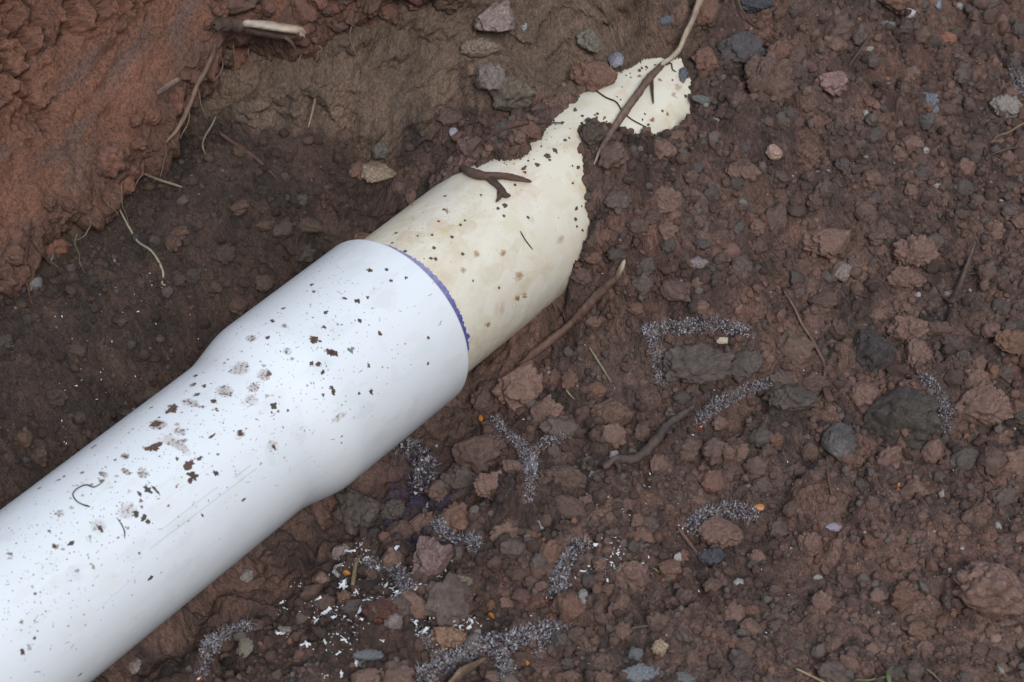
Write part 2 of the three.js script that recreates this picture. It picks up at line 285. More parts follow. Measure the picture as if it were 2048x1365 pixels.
function whiteTexture() {
  const { c, x, at, blot, mx, my } = paint(WT0, WT1, W1, H1, '#eceff2'), rnd = rng(71);
  const P = (px, py) => { const h = onPipe(px, py, rOf(px, py)); return at(h.t, h.th); };
  // faint handling marks and long scuffs
  for (let i = 0; i < 900; i++) { const px = rnd() * W1, py = rnd() * H1; blot(px, py, .0015 + .006 * rnd(), .002 + .014 * rnd(), 0, `rgba(${150 + 60 * rnd()},${140 + 60 * rnd()},${130 + 60 * rnd()},${.018 + .045 * rnd()})`, rnd, .4); }
  x.lineCap = 'round';
  for (let i = 0; i < 60; i++) { const px = rnd() * W1, py = rnd() * H1, l = (.01 + .05 * rnd()) * my; x.strokeStyle = `rgba(120,120,125,${.05 + .10 * rnd()})`; x.lineWidth = 1 + rnd() * 1.2; x.beginPath(); x.moveTo(px, py); x.lineTo(px + (rnd() - .5) * 14, py + l); x.stroke(); }
  for (const [a, b, w, al] of [[[512, 938], [300, 1098], 3.2, .20], [[430, 978], [320, 1062], 2.4, .22], [[500, 932], [470, 955], 4, .22], [[285, 1140], [190, 1225], 2, .16], [[640, 900], [560, 960], 2, .10]]) { const p = P(...a), q = P(...b); x.strokeStyle = `rgba(105,105,112,${al})`; x.lineWidth = w; x.beginPath(); x.moveTo(...p); x.lineTo(...q); x.stroke(); }
  // dried splash rings
  const ring = (px, py, w, h, al, rot = -.5) => {
    const [u, v] = P(px, py), m = .00036;
    for (let k = 0; k < 4; k++) blot(u + (rnd() - .5) * w * m * .3 * mx, v + (rnd() - .5) * h * m * .3 * my, w * m * (.3 + .22 * rnd()), h * m * (.35 + .28 * rnd()), rot + rnd() * .6, `rgba(128,108,98,${al * .11})`, rnd, .22, 18);
    for (let i = 0; i < 16; i++) { const a = rnd() * 6.283, k = .85 + .2 * rnd(); x.save(); blot(u + Math.cos(a) * w * m * .5 * k * mx, v + Math.sin(a) * h * m * .62 * k * my, .0004, .0005, 0, `rgba(95,76,66,${al * (.15 + .4 * rnd())})`, rnd); x.restore(); }
    for (let i = 0; i < 22; i++) { const a = rnd() * 6.283, k = Math.sqrt(rnd()); blot(u + Math.cos(a) * w * m * .45 * k * mx, v + Math.sin(a) * h * m * .5 * k * my, .0003 + .0006 * rnd(), .0003 + .0006 * rnd(), 0, `rgba(88,64,52,${al * rnd() * .9})`, rnd); }
  };
  for (const [px, py, w, h, al] of [[479, 737, 38, 28, .9], [528, 752, 24, 20, .8], [449, 782, 34, 22, 1], [380, 806, 34, 16, .9], [507, 775, 18, 24, .8], [500, 800, 24, 28, .55], [313, 850, 34, 20, 1.2], [360, 864, 22, 14, .8], [352, 890, 60, 20, .8], [250, 913, 16, 10, .9], [252, 944, 20, 8, .9], [286, 947, 24, 14, .7], [206, 949, 18, 8, .8], [505, 690, 22, 12, .6], [118, 1028, 16, 12, .5], [196, 1052, 26, 22, .45], [255, 1020, 30, 30, .55], [545, 892, 24, 18, .4], [385, 770, 10, 10, .8], [390, 752, 10, 6, .8], [665, 835, 10, 28, .35], [480, 870, 12, 20, .4], [660, 705, 8, 10, .5], [575, 700, 14, 12, .4]]) ring(px, py, w, h, al);
  // flat mud spots
  const mud = (px, py, w, h, al = .92, rot = 0, jag = .45) => { const [u, v] = P(px, py), m = .000172; blot(u, v, w * m, h * m * 1.25, rot, `rgba(${62 + rnd() * 26},${45 + rnd() * 16},${37 + rnd() * 12},${al})`, rnd, jag, 16); };
  for (const [px, py, w, h] of [[378, 930, 15, 22], [385, 952, 20, 14], [380, 962, 8, 10], [295, 980, 16, 10], [312, 982, 22, 4], [278, 988, 12, 4], [288, 1036, 10, 12], [296, 1044, 8, 8], [272, 1030, 12, 10], [427, 802, 11, 9], [548, 812, 12, 10], [230, 920, 4, 6], [140, 1088, 8, 12], [108, 1094, 6, 6], [200, 1058, 12, 7], [425, 872, 5, 14], [480, 868, 12, 10], [548, 895, 12, 5], [668, 785, 8, 8], [660, 705, 16, 10], [649, 655, 9, 6], [740, 541, 12, 8], [773, 540, 7, 6], [782, 562, 6, 5], [735, 595, 6, 6], [716, 602, 12, 9], [689, 597, 8, 6], [720, 643, 9, 6], [812, 556, 5, 6], [640, 683, 6, 5], [624, 726, 7, 7], [636, 729, 8, 8], [645, 745, 8, 8], [665, 776, 8, 6], [545, 643, 10, 6], [300, 1157, 6, 10], [405, 1032, 7, 4], [487, 1000, 4, 8], [44, 1305, 9, 6], [68, 1277, 5, 5], [160, 1350, 4, 8], [742, 785, 9, 7], [857, 676, 6, 5], [760, 668, 8, 5], [718, 787, 5, 5], [856, 728, 5, 5]]) mud(px, py, w, h);
  // fine specks, densest along the upper side
  for (let i = 0; i < 1500; i++) {
    const s = rnd() * 1000 - 80, off = (rnd() + rnd() + rnd() - 1.5) * 190 - 40, px = s * .786 - 0 + 20 + off * .618, py = 1170 - s * .618 + off * .786;
    const h = onPipe(px, py, rOf(px, py)); if (!h.hit || h.t > -.003) continue;
    const w = rnd() < .07 ? 3.2 + 3.5 * rnd() : .9 + 1.8 * rnd() * rnd(); mud(px, py, w * 1.3, w * (.8 + .8 * rnd()), .3 + .6 * rnd(), rnd() * 3, .5);
  }
  for (let i = 0; i < 90; i++) { const px = rnd() * 880, py = 1250 - px * .72 + (rnd() - .5) * 300, h = onPipe(px, py, rOf(px, py)); if (!h.hit || h.t > -.003) continue; const [u, v] = at(h.t, h.th); x.strokeStyle = `rgba(60,44,36,${.25 + .4 * rnd()})`; x.lineWidth = 1.2 + rnd(); x.beginPath(); x.moveTo(u, v); x.lineTo(u + (rnd() - .5) * 16, v + (rnd() - .5) * 22); x.stroke(); }
  const t = new THREE.CanvasTexture(c); t.colorSpace = THREE.SRGBColorSpace; t.anisotropy = 8; return t;
}
function creamTexture() {
  const { c, x, at, blot, mx, my } = paint(CT0, CT1, 1536, 2048, '#e6ddcb'), rnd = rng(72);
  const P = (px, py) => { const h = onPipe(px, py, RP); return at(h.t, h.th); };
  for (let i = 0; i < 1400; i++) { const y = rnd() * rnd(); blot(rnd() * 1536, 2048 - 2048 * y, .002 + .008 * rnd(), .002 + .014 * rnd(), rnd() - .5, rnd() < .35 ? `rgba(238,234,222,${.05 + .1 * rnd()})` : `rgba(${165 + 30 * rnd()},${135 + 30 * rnd()},${85 + 30 * rnd()},${.03 + .08 * rnd()})`, rnd, .5); }
  for (let i = 0; i < 420; i++) { const u = rnd() * 1536, v = rnd() * 2048; x.strokeStyle = `rgba(${120 + 40 * rnd()},${95 + 30 * rnd()},60,${.06 + .14 * rnd()})`; x.lineWidth = 1 + 2 * rnd(); x.beginPath(); x.moveTo(u, v); x.lineTo(u + (rnd() - .5) * 60, v + (rnd() - .5) * 50); x.stroke(); }
  const m = .000172, spot = (px, py, w, h, st, jag = .5) => { const [u, v] = P(px, py); blot(u, v, w * m, h * m * 1.2, rnd(), st, rnd, jag, 12); };
  for (const [px, py, w, h, al] of [[955, 510, 14, 14, .35], [1008, 505, 10, 16, .45], [1040, 555, 16, 26, .35], [1035, 598, 9, 16, .75], [1050, 592, 7, 16, .7], [975, 650, 16, 14, .5], [895, 422, 30, 8, .45], [925, 540, 14, 14, .3], [1120, 480, 20, 20, .18], [1010, 700, 20, 12, .3], [1278, 153, 9, 9, .9], [1304, 240, 9, 11, .95], [1335, 228, 10, 8, .8], [1355, 175, 12, 20, .35], [1262, 155, 6, 6, .8], [1320, 160, 8, 8, .8], [1348, 190, 8, 14, .5], [1060, 440, 30, 12, .12], [1000, 620, 40, 20, .12]]) for (let i = 0; i < 5; i++) spot(px + (rnd() - .5) * w * .5, py + (rnd() - .5) * h * .5, w * (.4 + .5 * rnd()), h * (.4 + .5 * rnd()), `rgba(${110 + 40 * rnd()},${70 + 25 * rnd()},${40 + 15 * rnd()},${al * .5})`);
  for (const [px, py, w] of [[868, 496, 8], [862, 517, 8], [871, 518, 9], [904, 474, 8], [864, 470, 6], [921, 450, 7], [888, 419, 7], [930, 441, 6], [877, 443, 6], [792, 466, 7], [835, 472, 5], [1010, 411, 13], [996, 417, 8], [1008, 432, 7], [962, 390, 6], [890, 392, 8], [925, 508, 8], [946, 562, 5], [998, 576, 6], [810, 503, 8], [784, 486, 6], [1056, 435, 7], [1110, 300, 12], [1095, 312, 14], [1075, 330, 12], [1130, 280, 8], [1165, 232, 8], [1210, 235, 6], [1190, 230, 6], [1325, 222, 6], [1290, 228, 5], [1345, 160, 5], [1100, 320, 8], [1050, 345, 8], [1030, 370, 7]]) spot(px, py, w, w * .8, `rgba(82,60,48,.93)`, .3);
  for (let i = 0; i < 420; i++) { const px = 740 + 420 * rnd(), py = 480 - (px - 740) * .62 + (rnd() * rnd()) * 240, w = .8 + 2.4 * rnd() * rnd(); spot(px, py, w, w, `rgba(88,66,52,${.3 + .5 * rnd()})`); }
  const t = new THREE.CanvasTexture(c); t.colorSpace = THREE.SRGBColorSpace; t.anisotropy = 8; return t;
}
// soft dents and waviness that break up the sheen
const dentTex = noiseTexture(512, 8, (u, v, N) => .5 + .3 * N(u, v, 5) + .12 * N(u, v, 14));
{
  const pr = [], barrel = [], bell = [];
  for (let i = 0; i <= 24; i++) barrel.push([mix(-.60, -.152, i / 24), RP]);
  for (let i = 0; i <= 26; i++) { const k = i / 26; bell.push([mix(-.152, -.108, k), mix(RP, RB, sm(0, 1, k))]); }
  for (let i = 1; i <= 16; i++) bell.push([mix(-.108, -.0022, i / 16), RB]);
  for (let i = 1; i <= 6; i++) { const a = i / 6 * Math.PI / 2; bell.push([-.0022 + .0022 * Math.sin(a), RB - .0022 * (1 - Math.cos(a))]); }
  bell.push([0, .0584], [-.004, .0577], [-.10, .0577]);
  const w = new THREE.MeshPhysicalMaterial({ map: whiteTexture(), roughness: .38, clearcoat: .12, clearcoatRoughness: .35, bumpMap: rep(dentTex, 2, 2), bumpScale: .0003 });
  const g = thing('white_pipe', 'clean white plastic pipe with a flared socket end and mud specks', 'pipe');
  // both pieces share one skin, so their uv run over the whole length
  const remap = (geo, pf) => { const uv = geo.attributes.uv, n = uv.count / pf.length; for (let i = 0; i < pf.length; i++) for (let j = 0; j < n; j++) uv.setY(i * n + j, (pf[i][0] - WT0) / (WT1 - WT0)); return geo; };
  mesh('barrel', remap(turned(barrel, 160), barrel), w, g); mesh('socket', remap(turned(bell, 160), bell), w, g);

  const old = []; for (let i = 0; i <= 40; i++) old.push([mix(CT0, CT1, i / 40), RP - (i === 0 ? .0 : 0)]);
  const cm = new THREE.MeshPhysicalMaterial({ map: creamTexture(), roughness: .5, clearcoat: .05, bumpMap: rep(dentTex, 3, 4), bumpScale: .0005 });
  const o = thing('cream_pipe', 'old yellowed plastic pipe stuck into the white socket and half buried in earth', 'pipe');
  mesh('barrel', turned(old, 128), cm, o);
  // purple primer smeared round the joint
  const edge = [[742, 477], [765, 484], [795, 493], [825, 510], [848, 523], [863, 535.5], [884, 557], [900.6, 579], [914, 602], [925, 625], [934, 648], [937, 662], [944, 667], [945, 671], [940, 676], [942.6, 693], [940, 708], [938.5, 722]].map(([x, y]) => { const h = onPipe(x, y, RP + .0002); return [h.th < -1.6 ? h.th + 6.283 : h.th, h.t]; });
  const pos = [], col = [], idx = [], n = 150, M = 5, ths = edge.map((e) => e[0]), lo = Math.min(...ths), hi = Math.max(...ths); let c = 0;
  edge.sort((a, b) => a[0] - b[0]);
  for (let i = 0; i <= n; i++) {
    const th = mix(lo, hi, i / n); let k = 0; while (k < edge.length - 2 && edge[k + 1][0] < th) k++;
    const te = mix(edge[k][1], edge[k + 1][1], clamp((th - edge[k][0]) / (edge[k + 1][0] - edge[k][0] || 1))) - .0021 + .0009 * N2(th * 22, 2) + .0005 * N2(th * 80, 2);
    for (let j = 0; j <= M; j++) { const p = pipePoint(mix(-.012, te, j / M), th, RP + (j === M ? .00002 : .0002)); pos.push(p.x, p.y, p.z); const d = clamp(sm(.35, .8, i / n) * .85 + .30 * N2(th * 14, j * .7 + 4) + .1); col.push(mix(.33, .095, d), mix(.31, .085, d), mix(.48, .32, d)); }
  }
  for (let i = 0; i < n; i++) for (let j = 0; j < M; j++) { const a = i * (M + 1) + j; idx.push(a, a + M + 1, a + 1, a + 1, a + M + 1, a + M + 2); }
  const pg = new THREE.BufferGeometry(); pg.setAttribute('position', new THREE.Float32BufferAttribute(pos, 3)); pg.setAttribute('color', new THREE.Float32BufferAttribute(col, 3)); pg.setIndex(idx); pg.computeVertexNormals();
  tag(mesh('primer_ring', pg, new THREE.MeshStandardMaterial({ vertexColors: true, roughness: .45, side: THREE.DoubleSide }), o), 'purple primer smeared round the joint');
}

// ------------------------------------------------------------------ clods and stones
function lumpGeo(seed, detail, { chips = 5, rough = 1, round = 0, sc = [1, 1, 1] } = {}) {
  const mn = Math.min(...sc);
  const r = rng(seed), g0 = new THREE.IcosahedronGeometry(1, detail); g0.deleteAttribute('normal');
  const uv0 = g0.attributes.uv.clone(); g0.deleteAttribute('uv'); const g = mergeVertices(g0, 1e-4), p = g.attributes.position, o = seed * 7.13, pl = [], v = V(0, 0, 0), col = [], uv = [];
  for (let i = 0; i < chips; i++) pl.push([V(r() - .5, r() - .5, r() - .5).normalize(), .60 + .27 * r()]);
  for (let i = 0; i < p.count; i++) {
    v.fromBufferAttribute(p, i).normalize(); const e0 = v.clone(), d = V(v.x * sc[0] / mn, v.y * sc[1] / mn, v.z * sc[2] / mn);
    const rad = (1 - round) * (.27 * N3(d.x * 1.1 + o, d.y * 1.1, d.z * 1.1) + .17 * N3(d.x * 2.3, d.y * 2.3 + o, d.z * 2.3)) + rough * (.075 * N3(d.x * 5, d.y * 5, d.z * 5 + o) + .045 * N3(d.x * 10 + o, d.y * 10, d.z * 10) + .028 * N3(d.x * 21, d.y * 21 + o, d.z * 21));
    v.set(e0.x * (1 + rad * mn / sc[0]), e0.y * (1 + rad * mn / sc[1]), e0.z * (1 + rad * mn / sc[2]));
    for (const [n, c] of pl) { const e = v.dot(n) - c; if (e > 0) v.addScaledVector(n, -e * (.68 + .2 * round + .12 * clamp(1 - rough))); }
    v.set(v.x * sc[0], v.y * sc[1], v.z * sc[2]);
    v.multiplyScalar(1.12); p.setXYZ(i, v.x, v.y, v.z);
    const k = 1 + .22 * N3(d.x * 3 + o, d.y * 3, d.z * 3) + rough * .2 * N3(d.x * 11, d.y * 11 + o, d.z * 11); col.push(k, k * (1 + .05 * N3(d.x * 2, d.y * 2, d.z * 2 + o)), k);
    uv.push(e0.x * .55 + e0.y * .3 + o, e0.z * .55 - e0.y * .35);
  }
  g.setAttribute('color', new THREE.Float32BufferAttribute(col, 3)); g.setAttribute('uv', new THREE.Float32BufferAttribute(uv, 2)); g.computeVertexNormals(); return g;
}
const clodGeos = []; for (let i = 0; i < 10; i++) clodGeos.push(lumpGeo(100 + i, 6, { chips: 4 + i % 4 }));
const bump4 = rep(grainTex, 1.2, .7);
const grainClod = rep(grainCol, 1.1, .65), grainStone = rep(grainCol, .35, .22), matCache = new Map();
function stuffMat(c, rough = .93, bs = .0003) { const k = c.join() + rough + bs; if (!matCache.has(k)) matCache.set(k, new THREE.MeshStandardMaterial({ color: lin(...c.map((v) => Math.min(1, v * 1.38))), vertexColors: true, map: bs > .0002 ? grainClod : grainStone, roughness: rough, bumpMap: bump4, bumpScale: bs })); return matCache.get(k); }
const BROWN = [.205, .121, .095], DBROWN = [.132, .081, .065], GREY = [.110, .084, .073], TAN = [.2, .13, .09], RED = [.185, .10, .072];
const ROWS = []; // footprints of the placed things, so that loose crumbs keep off them
function place(px, py, w, h, sink = .3) {                        // centre and half sizes in metres
  const p = onGround(px, py), d = ray(px, py), dist = p.distanceTo(EYE), m = dist / FOCAL, rx = w * m / 2, ry = h * m / 2 * .95, up = Math.min(rx, ry) * (1 - 2 * sink) * .8;
  const q = p.clone().addScaledVector(d, -up / Math.max(.4, -d.y)); ROWS.push([q.x, q.z, Math.max(rx, ry)]); return { c: q, rx, ry };
}
let stoneSeed = 500;
function stone(name, category, label, px, py, w, h, color, o = {}) {
  const { c, rx, ry } = place(px, py, w, h, o.sink ?? .28), geo = lumpGeo(o.seed ?? stoneSeed++, w > 60 ? 16 : w > 34 ? 11 : 8, { chips: o.chips ?? 6, rough: o.rough ?? 1, round: o.round ?? 0, sc: [rx, Math.min(rx, ry) * (o.tall ?? .9), ry] });
  geo.rotateZ(o.roll ?? 0); geo.rotateX(o.tip ?? .25);
  const m = mesh(name, geo, stuffMat(color, o.gloss ?? .93, o.bs ?? .0003)); m.position.copy(c); tag(m, label, category, o.group); return m;
}
const ST = { rough: .25, gloss: .7, bs: .00008 };
const stones = [
  ['mauve grey stone with a rusty corner, highest of those stuck in the earth wall', 992, 38, 72, 66, [.22, .16, .14], { ...ST, sink: .12, chips: 8 }],
  ['pale tan flat stone jutting from the earth wall under the mauve stone', 962, 96, 74, 34, [.21, .16, .12], { ...ST, sink: .12 }],
  ['pale grey rounded stone in the earth wall under the tan flat stone', 979, 155, 54, 56, [.22, .17, .15], { sink: .12, gloss: .85 }],
  ['olive grey rough stone lowest of the row in the earth wall', 1024, 186, 72, 74, [.15, .12, .09], { sink: .16, gloss: .9 }],
  ['pale olive wedge-shaped stone left of the twig top in the earth wall', 1180, 84, 46, 48, [.17, .14, .11], { ...ST, sink: .15 }],
  ['lilac grey stone at the upper edge of the far bare pipe patch', 1233, 119, 30, 38, [.27, .25, .285], { ...ST, round: .3, sink: .15 }],
  ['small dark slate-blue stone above the far bare pipe patch', 1333, 43, 28, 20, [.12, .125, .14], ST],
  ['small pale oblong pebble right of the mauve stone in the wall', 1047, 52, 15, 24, [.3, .29, .28], ST],
  ['flat tan stone with a brown earth cap left of the cream pipe', 758, 344, 62, 58, [.26, .19, .13], { ...ST, tall: .5 }],
  ['grey squarish stone just above the flat tan stone', 758, 300, 34, 32, [.12, .10, .09], ST],
  ['pale blue-grey pebble on the dark slope above the cream pipe', 907, 266, 17, 22, [.33, .32, .35], { ...ST, round: .5 }],
  ['dusty pink stone in the loose earth of the upper right', 1665, 166, 54, 50, [.23, .135, .12], { ...ST, rough: .2 }],
  ['blue-grey triangular stone standing in loose earth of the upper right', 1856, 206, 40, 48, [.15, .15, .168], { ...ST, rough: .15 }],
  ['pale grey stone near the right edge beside the blue-grey one', 2012, 214, 52, 44, [.23, .19, .17], { ...ST, rough: .2 }],
  ['smooth dark grey oval stone in the middle of the right side', 1680, 888, 64, 84, [.095, .080, .076], { ...ST, round: .75, chips: 2, rough: .12, gloss: .6 }],
  ['blue-grey slab of stone cut by the bottom edge', 1282, 1350, 78, 44, [.15, .155, .17], { ...ST, tall: .5, rough: .2 }],
  ['pale peach pebble below the dark crack in the upper right', 1549, 304, 28, 34, [.38, .25, .19], { ...ST, round: .4 }],
  ['dark purple-grey boulder-like stone right of the twig', 1482, 98, 86, 76, [.085, .072, .072], { gloss: .8 }],
  ['blue-black stone cut by the top edge', 1500, 2, 86, 40, [.05, .05, .057], ST],
  ['grey-green sliver of stone right of the far bare patch', 1405, 200, 40, 18, [.13, .135, .125], { ...ST, roll: -.5 }],
  ['dark slate stone touching the right end of the bare patch', 1367, 150, 18, 32, [.13, .13, .145], ST],
  ['reddish brown stone with shiny pale veins between the catkins', 862, 1124, 78, 84, [.17, .105, .095], { ...ST, rough: .6 }],
  ['tan brown heart-shaped stone above the bottom catkin pile', 896, 1279, 62, 52, [.22, .125, .08], { ...ST, rough: .3 }],
  ['grey stone leaning on the tan heart-shaped stone', 940, 1290, 42, 52, [.14, .11, .095], ST],
  ['mauve grey rounded stone beside the dark red hollow', 788, 1244, 38, 32, [.2, .15, .14], { ...ST, round: .4 }],
  ['yellow-brown oblong stone like a small brick', 922, 1162, 46, 24, [.17, .13, .09], ST],
  ['pinkish grey stone hard by the white pipe, below its flare', 683, 1104, 36, 38, [.24, .18, .165], ST],
  ['pale bluish stone with a straw leaning on it', 680, 1141, 26, 32, [.33, .32, .34], ST],
  ['reddish rounded stone left of the pale bluish stone', 643, 1158, 34, 28, [.19, .11, .09], { ...ST, round: .3 }],
  ['pale grey leaf-shaped stone right beside the white pipe', 492, 1152, 24, 30, [.26, .22, .2], ST],
  ['olive flat stone with a straw on its left side', 489, 1296, 32, 42, [.18, .155, .12], { ...ST, tall: .4 }],
  ['pinkish grey stone at the bottom left under the pipe', 269, 1331, 24, 32, [.27, .21, .19], ST],
  ['grey triangular stone with a white shaving on it', 572, 1263, 30, 24, [.2, .175, .16], ST],
  ['dark slate stone with a lilac spot in the lower right', 1424, 1114, 48, 34, [.055, .055, .062], ST],
  ['lilac quartz chip in the middle of the lower right', 1670, 1054, 32, 18, [.30, .26, .31], ST],
  ['grey slab at the bottom edge right of the blue-grey slab', 1368, 1357, 46, 26, [.13, .125, .12], { ...ST, tall: .5 }],
  ['pale grey rounded pebble alone right of the curled catkin', 1080, 1051, 21, 21, [.27, .26, .26], { ...ST, round: .5 }],
  ['grey upright pebble below the standing catkin', 1167, 1195, 18, 36, [.23, .21, .2], { ...ST, round: .4 }],
  ['pale tan knobbly stone in the lower middle', 1322, 1297, 30, 32, [.33, .24, .16], ST],
  ['dark grey-blue stone left of the bottom blue-grey slab', 1272, 1309, 28, 26, [.12, .115, .12], ST],
  ['slate grey flat stone at the bottom beside the white flecks', 735, 1312, 56, 28, [.12, .12, .125], { ...ST, tall: .5 }],
  ['whitish pebble left of the amber scale on the right slope', 1686, 545, 36, 44, [.19, .145, .125], { ...ST, round: .3, rough: .2 }],
  ['pale violet oval stone in the loose earth below the mound', 1392, 525, 44, 26, [.21, .165, .16], { ...ST, round: .5 }],
  ['small orange brick chip at the top right', 1898, 76, 34, 22, [.26, .115, .075], ST],
  ['small grey-green stone at the top of the right side', 1776, 50, 36, 16, [.17, .17, .155], ST],
  ['curved white shell-like chip at the top right', 1821, 26, 22, 18, [.45, .38, .39], ST],
  ['small bluish chip cut by the top edge at right', 1876, 8, 16, 26, [.24, .24, .27], ST],
  ['grey stone lying below the blue-grey triangular stone', 1853, 244, 32, 34, [.10, .085, .08], ST],
  ['pale tan stone on the right edge beside the dark lump', 2026, 686, 64, 46, [.2, .115, .075], { rough: .6 }],
  ['cream pebble on the dark catkin left of the thin root', 1446, 682, 26, 16, [.5, .42, .3], { ...ST, round: .4 }],
];
for (const [label, px, py, w, h, c, o] of stones) stone('stone', 'stone', label, px, py, w, h, c, o);
const clods = [
  ['big brown clod of earth right below the rim of the socket', 1043, 775, 92, 92, BROWN, { seed: 3 }],
  ['brown clod wedged under the big clod beside the socket', 1092, 828, 62, 58, BROWN, {}],
  ['small brown clod touching the lower rim of the socket', 962, 800, 36, 42, DBROWN, {}],
  ['light brown notched clod right of the pale straw', 1222, 836, 78, 72, [.16, .092, .068], { seed: 9 }],
  ['reddish block of clay below the stick', 1140, 762, 28, 42, RED, {}],
  ['large brown clod with a fluffy catkin lying on it', 960, 908, 92, 92, DBROWN, {}],
  ['grey-brown clod below the clod with the catkin', 926, 965, 72, 60, GREY, {}],
  ['brown clod right of the grey-brown clod', 984, 970, 62, 50, BROWN, {}],
  ['small squarish brown clod left of the hanging catkin tail', 1027, 940, 42, 44, BROWN, {}],
  ['wide brown clod right of the hanging catkin tail', 1126, 960, 94, 68, DBROWN, {}],
  ['tall grey-brown clod close to the white pipe', 714, 1022, 78, 96, GREY, {}],
  ['grey clod next to the tall clod by the pipe', 784, 1022, 48, 42, GREY, {}],
  ['brown cube-like clod left of the curled catkin', 848, 1050, 54, 46, BROWN, { chips: 8 }],
  ['dark brown clod under the cube-like clod', 795, 1068, 50, 48, DBROWN, {}],
  ['wide dark grey clod under the long catkin', 1398, 732, 128, 78, GREY, {}],
  ['dark grey clod right of the wide dark clod', 1490, 732, 62, 58, GREY, {}],
  ['flat-topped brown clod on the right slope', 1655, 484, 92, 66, BROWN, { chips: 8 }],
  ['knobbly brown clod high on the right', 1832, 505, 74, 60, BROWN, {}],
  ['knobbly brown clod under the high one', 1815, 556, 66, 46, BROWN, {}],
  ['brown angular clod left of the tall root', 1820, 660, 72, 60, BROWN, {}],
  ['small brown clod beside the angular clod on the right', 1876, 660, 52, 32, DBROWN, {}],
  ['round brown clod below the angular clod', 1836, 712, 50, 74, BROWN, {}],
  ['huge dark grey lump of earth right of the oval stone', 1808, 845, 130, 150, [.075, .06, .05], { sink: .4 }],
  ['light brown clod leaning on the huge dark lump', 1728, 790, 52, 66, BROWN, {}],
  ['brown clod right of the purple catkin', 1950, 770, 64, 56, BROWN, {}],
  ['large round brown clod right of the purple catkin', 1972, 815, 104, 80, BROWN, {}],
  ['small rounded clod above the purple catkin', 1925, 720, 40, 36, GREY, {}],
  ['tall brown lump left of the pink stone', 1538, 165, 82, 112, [.145, .088, .07], { sink: .35 }],
  ['reddish brown clod right of the far bare patch', 1412, 118, 46, 60, RED, {}],
  ['reddish brown block lying on the edge of the far bare patch', 1190, 152, 92, 52, RED, { chips: 7 }],
  ['round brown crumb standing at the lower edge of the far bare patch', 1186, 270, 44, 44, [.10, .075, .055], {}],
  ['big brown lump on the right edge near the bottom', 1985, 1185, 130, 120, BROWN, { sink: .38 }],
  ['brown clod right of the white shavings in the lower middle', 1264, 1158, 74, 66, BROWN, {}],
  ['reddish clod under the foot of the standing catkin', 1142, 1218, 48, 52, RED, {}],
  ['small brown clod in the middle of the fine earth', 1184, 1003, 40, 36, BROWN, {}],
  ['rough brown clod under the arched catkin', 1438, 1066, 76, 58, BROWN, {}],
  ['lone reddish clod in the lower right', 1806, 1196, 42, 46, RED, {}],
  ['brown clod in the fine earth of the lower right', 1622, 1090, 54, 46, BROWN, {}],
  ['brown clod under the thin loop of root at right', 1826, 988, 50, 52, BROWN, {}],
  ['flat reddish clod in the lower right earth', 1500, 1221, 32, 22, RED, {}],
  ['dark brown clod beside the rusty patch', 1650, 600, 60, 36, DBROWN, {}],
  ['brown lump on the mound below the twig', 1330, 405, 66, 54, BROWN, {}],
  ['brown clod upper right of the oval stone', 1625, 770, 60, 40, DBROWN, {}],
  ['grey-brown wedge right of the wide dark clod', 1590, 800, 84, 56, GREY, {}],
  ['dark shiny lump left of the leaning clod', 1740, 705, 92, 86, [.06, .048, .043], { gloss: .75 }],
  ['brown clod left of the catkin on the upper mound', 1060, 262, 40, 36, RED, {}],
];
for (const [label, px, py, w, h, c, o] of clods) stone('soil_clod', 'clod', label, px, py, w, h, c, o);

for (const line of [[[1036, 736], [1100, 682], [1168, 622], [1222, 566], [1246, 540]], [[1208, 938], [1262, 920], [1312, 882], [1338, 848], [1390, 812]], [[1568, 582], [1604, 648], [1636, 700], [1650, 732], [1654, 800]], [[1952, 482], [1904, 606]], [[1286, 664], [1498, 664]], [[1300, 660], [1326, 768]], [[1398, 842], [1552, 762]], [[1836, 752], [1882, 800], [1890, 862]], [[1382, 1058], [1436, 1022], [1516, 1032]], [[986, 838], [1058, 918], [1056, 1006]], [[1174, 1084], [1128, 1136], [1108, 1204]], [[836, 1352], [972, 1290], [1116, 1258]], [[1178, 694], [1223, 766]]])
  for (let i = 0; i < line.length - 1; i++) for (let k = 0; k < 6; k++) { const p = onGround(mix(line[i][0], line[i + 1][0], k / 6), mix(line[i][1], line[i + 1][1], k / 6)); ROWS.push([p.x, p.z, .005]); }
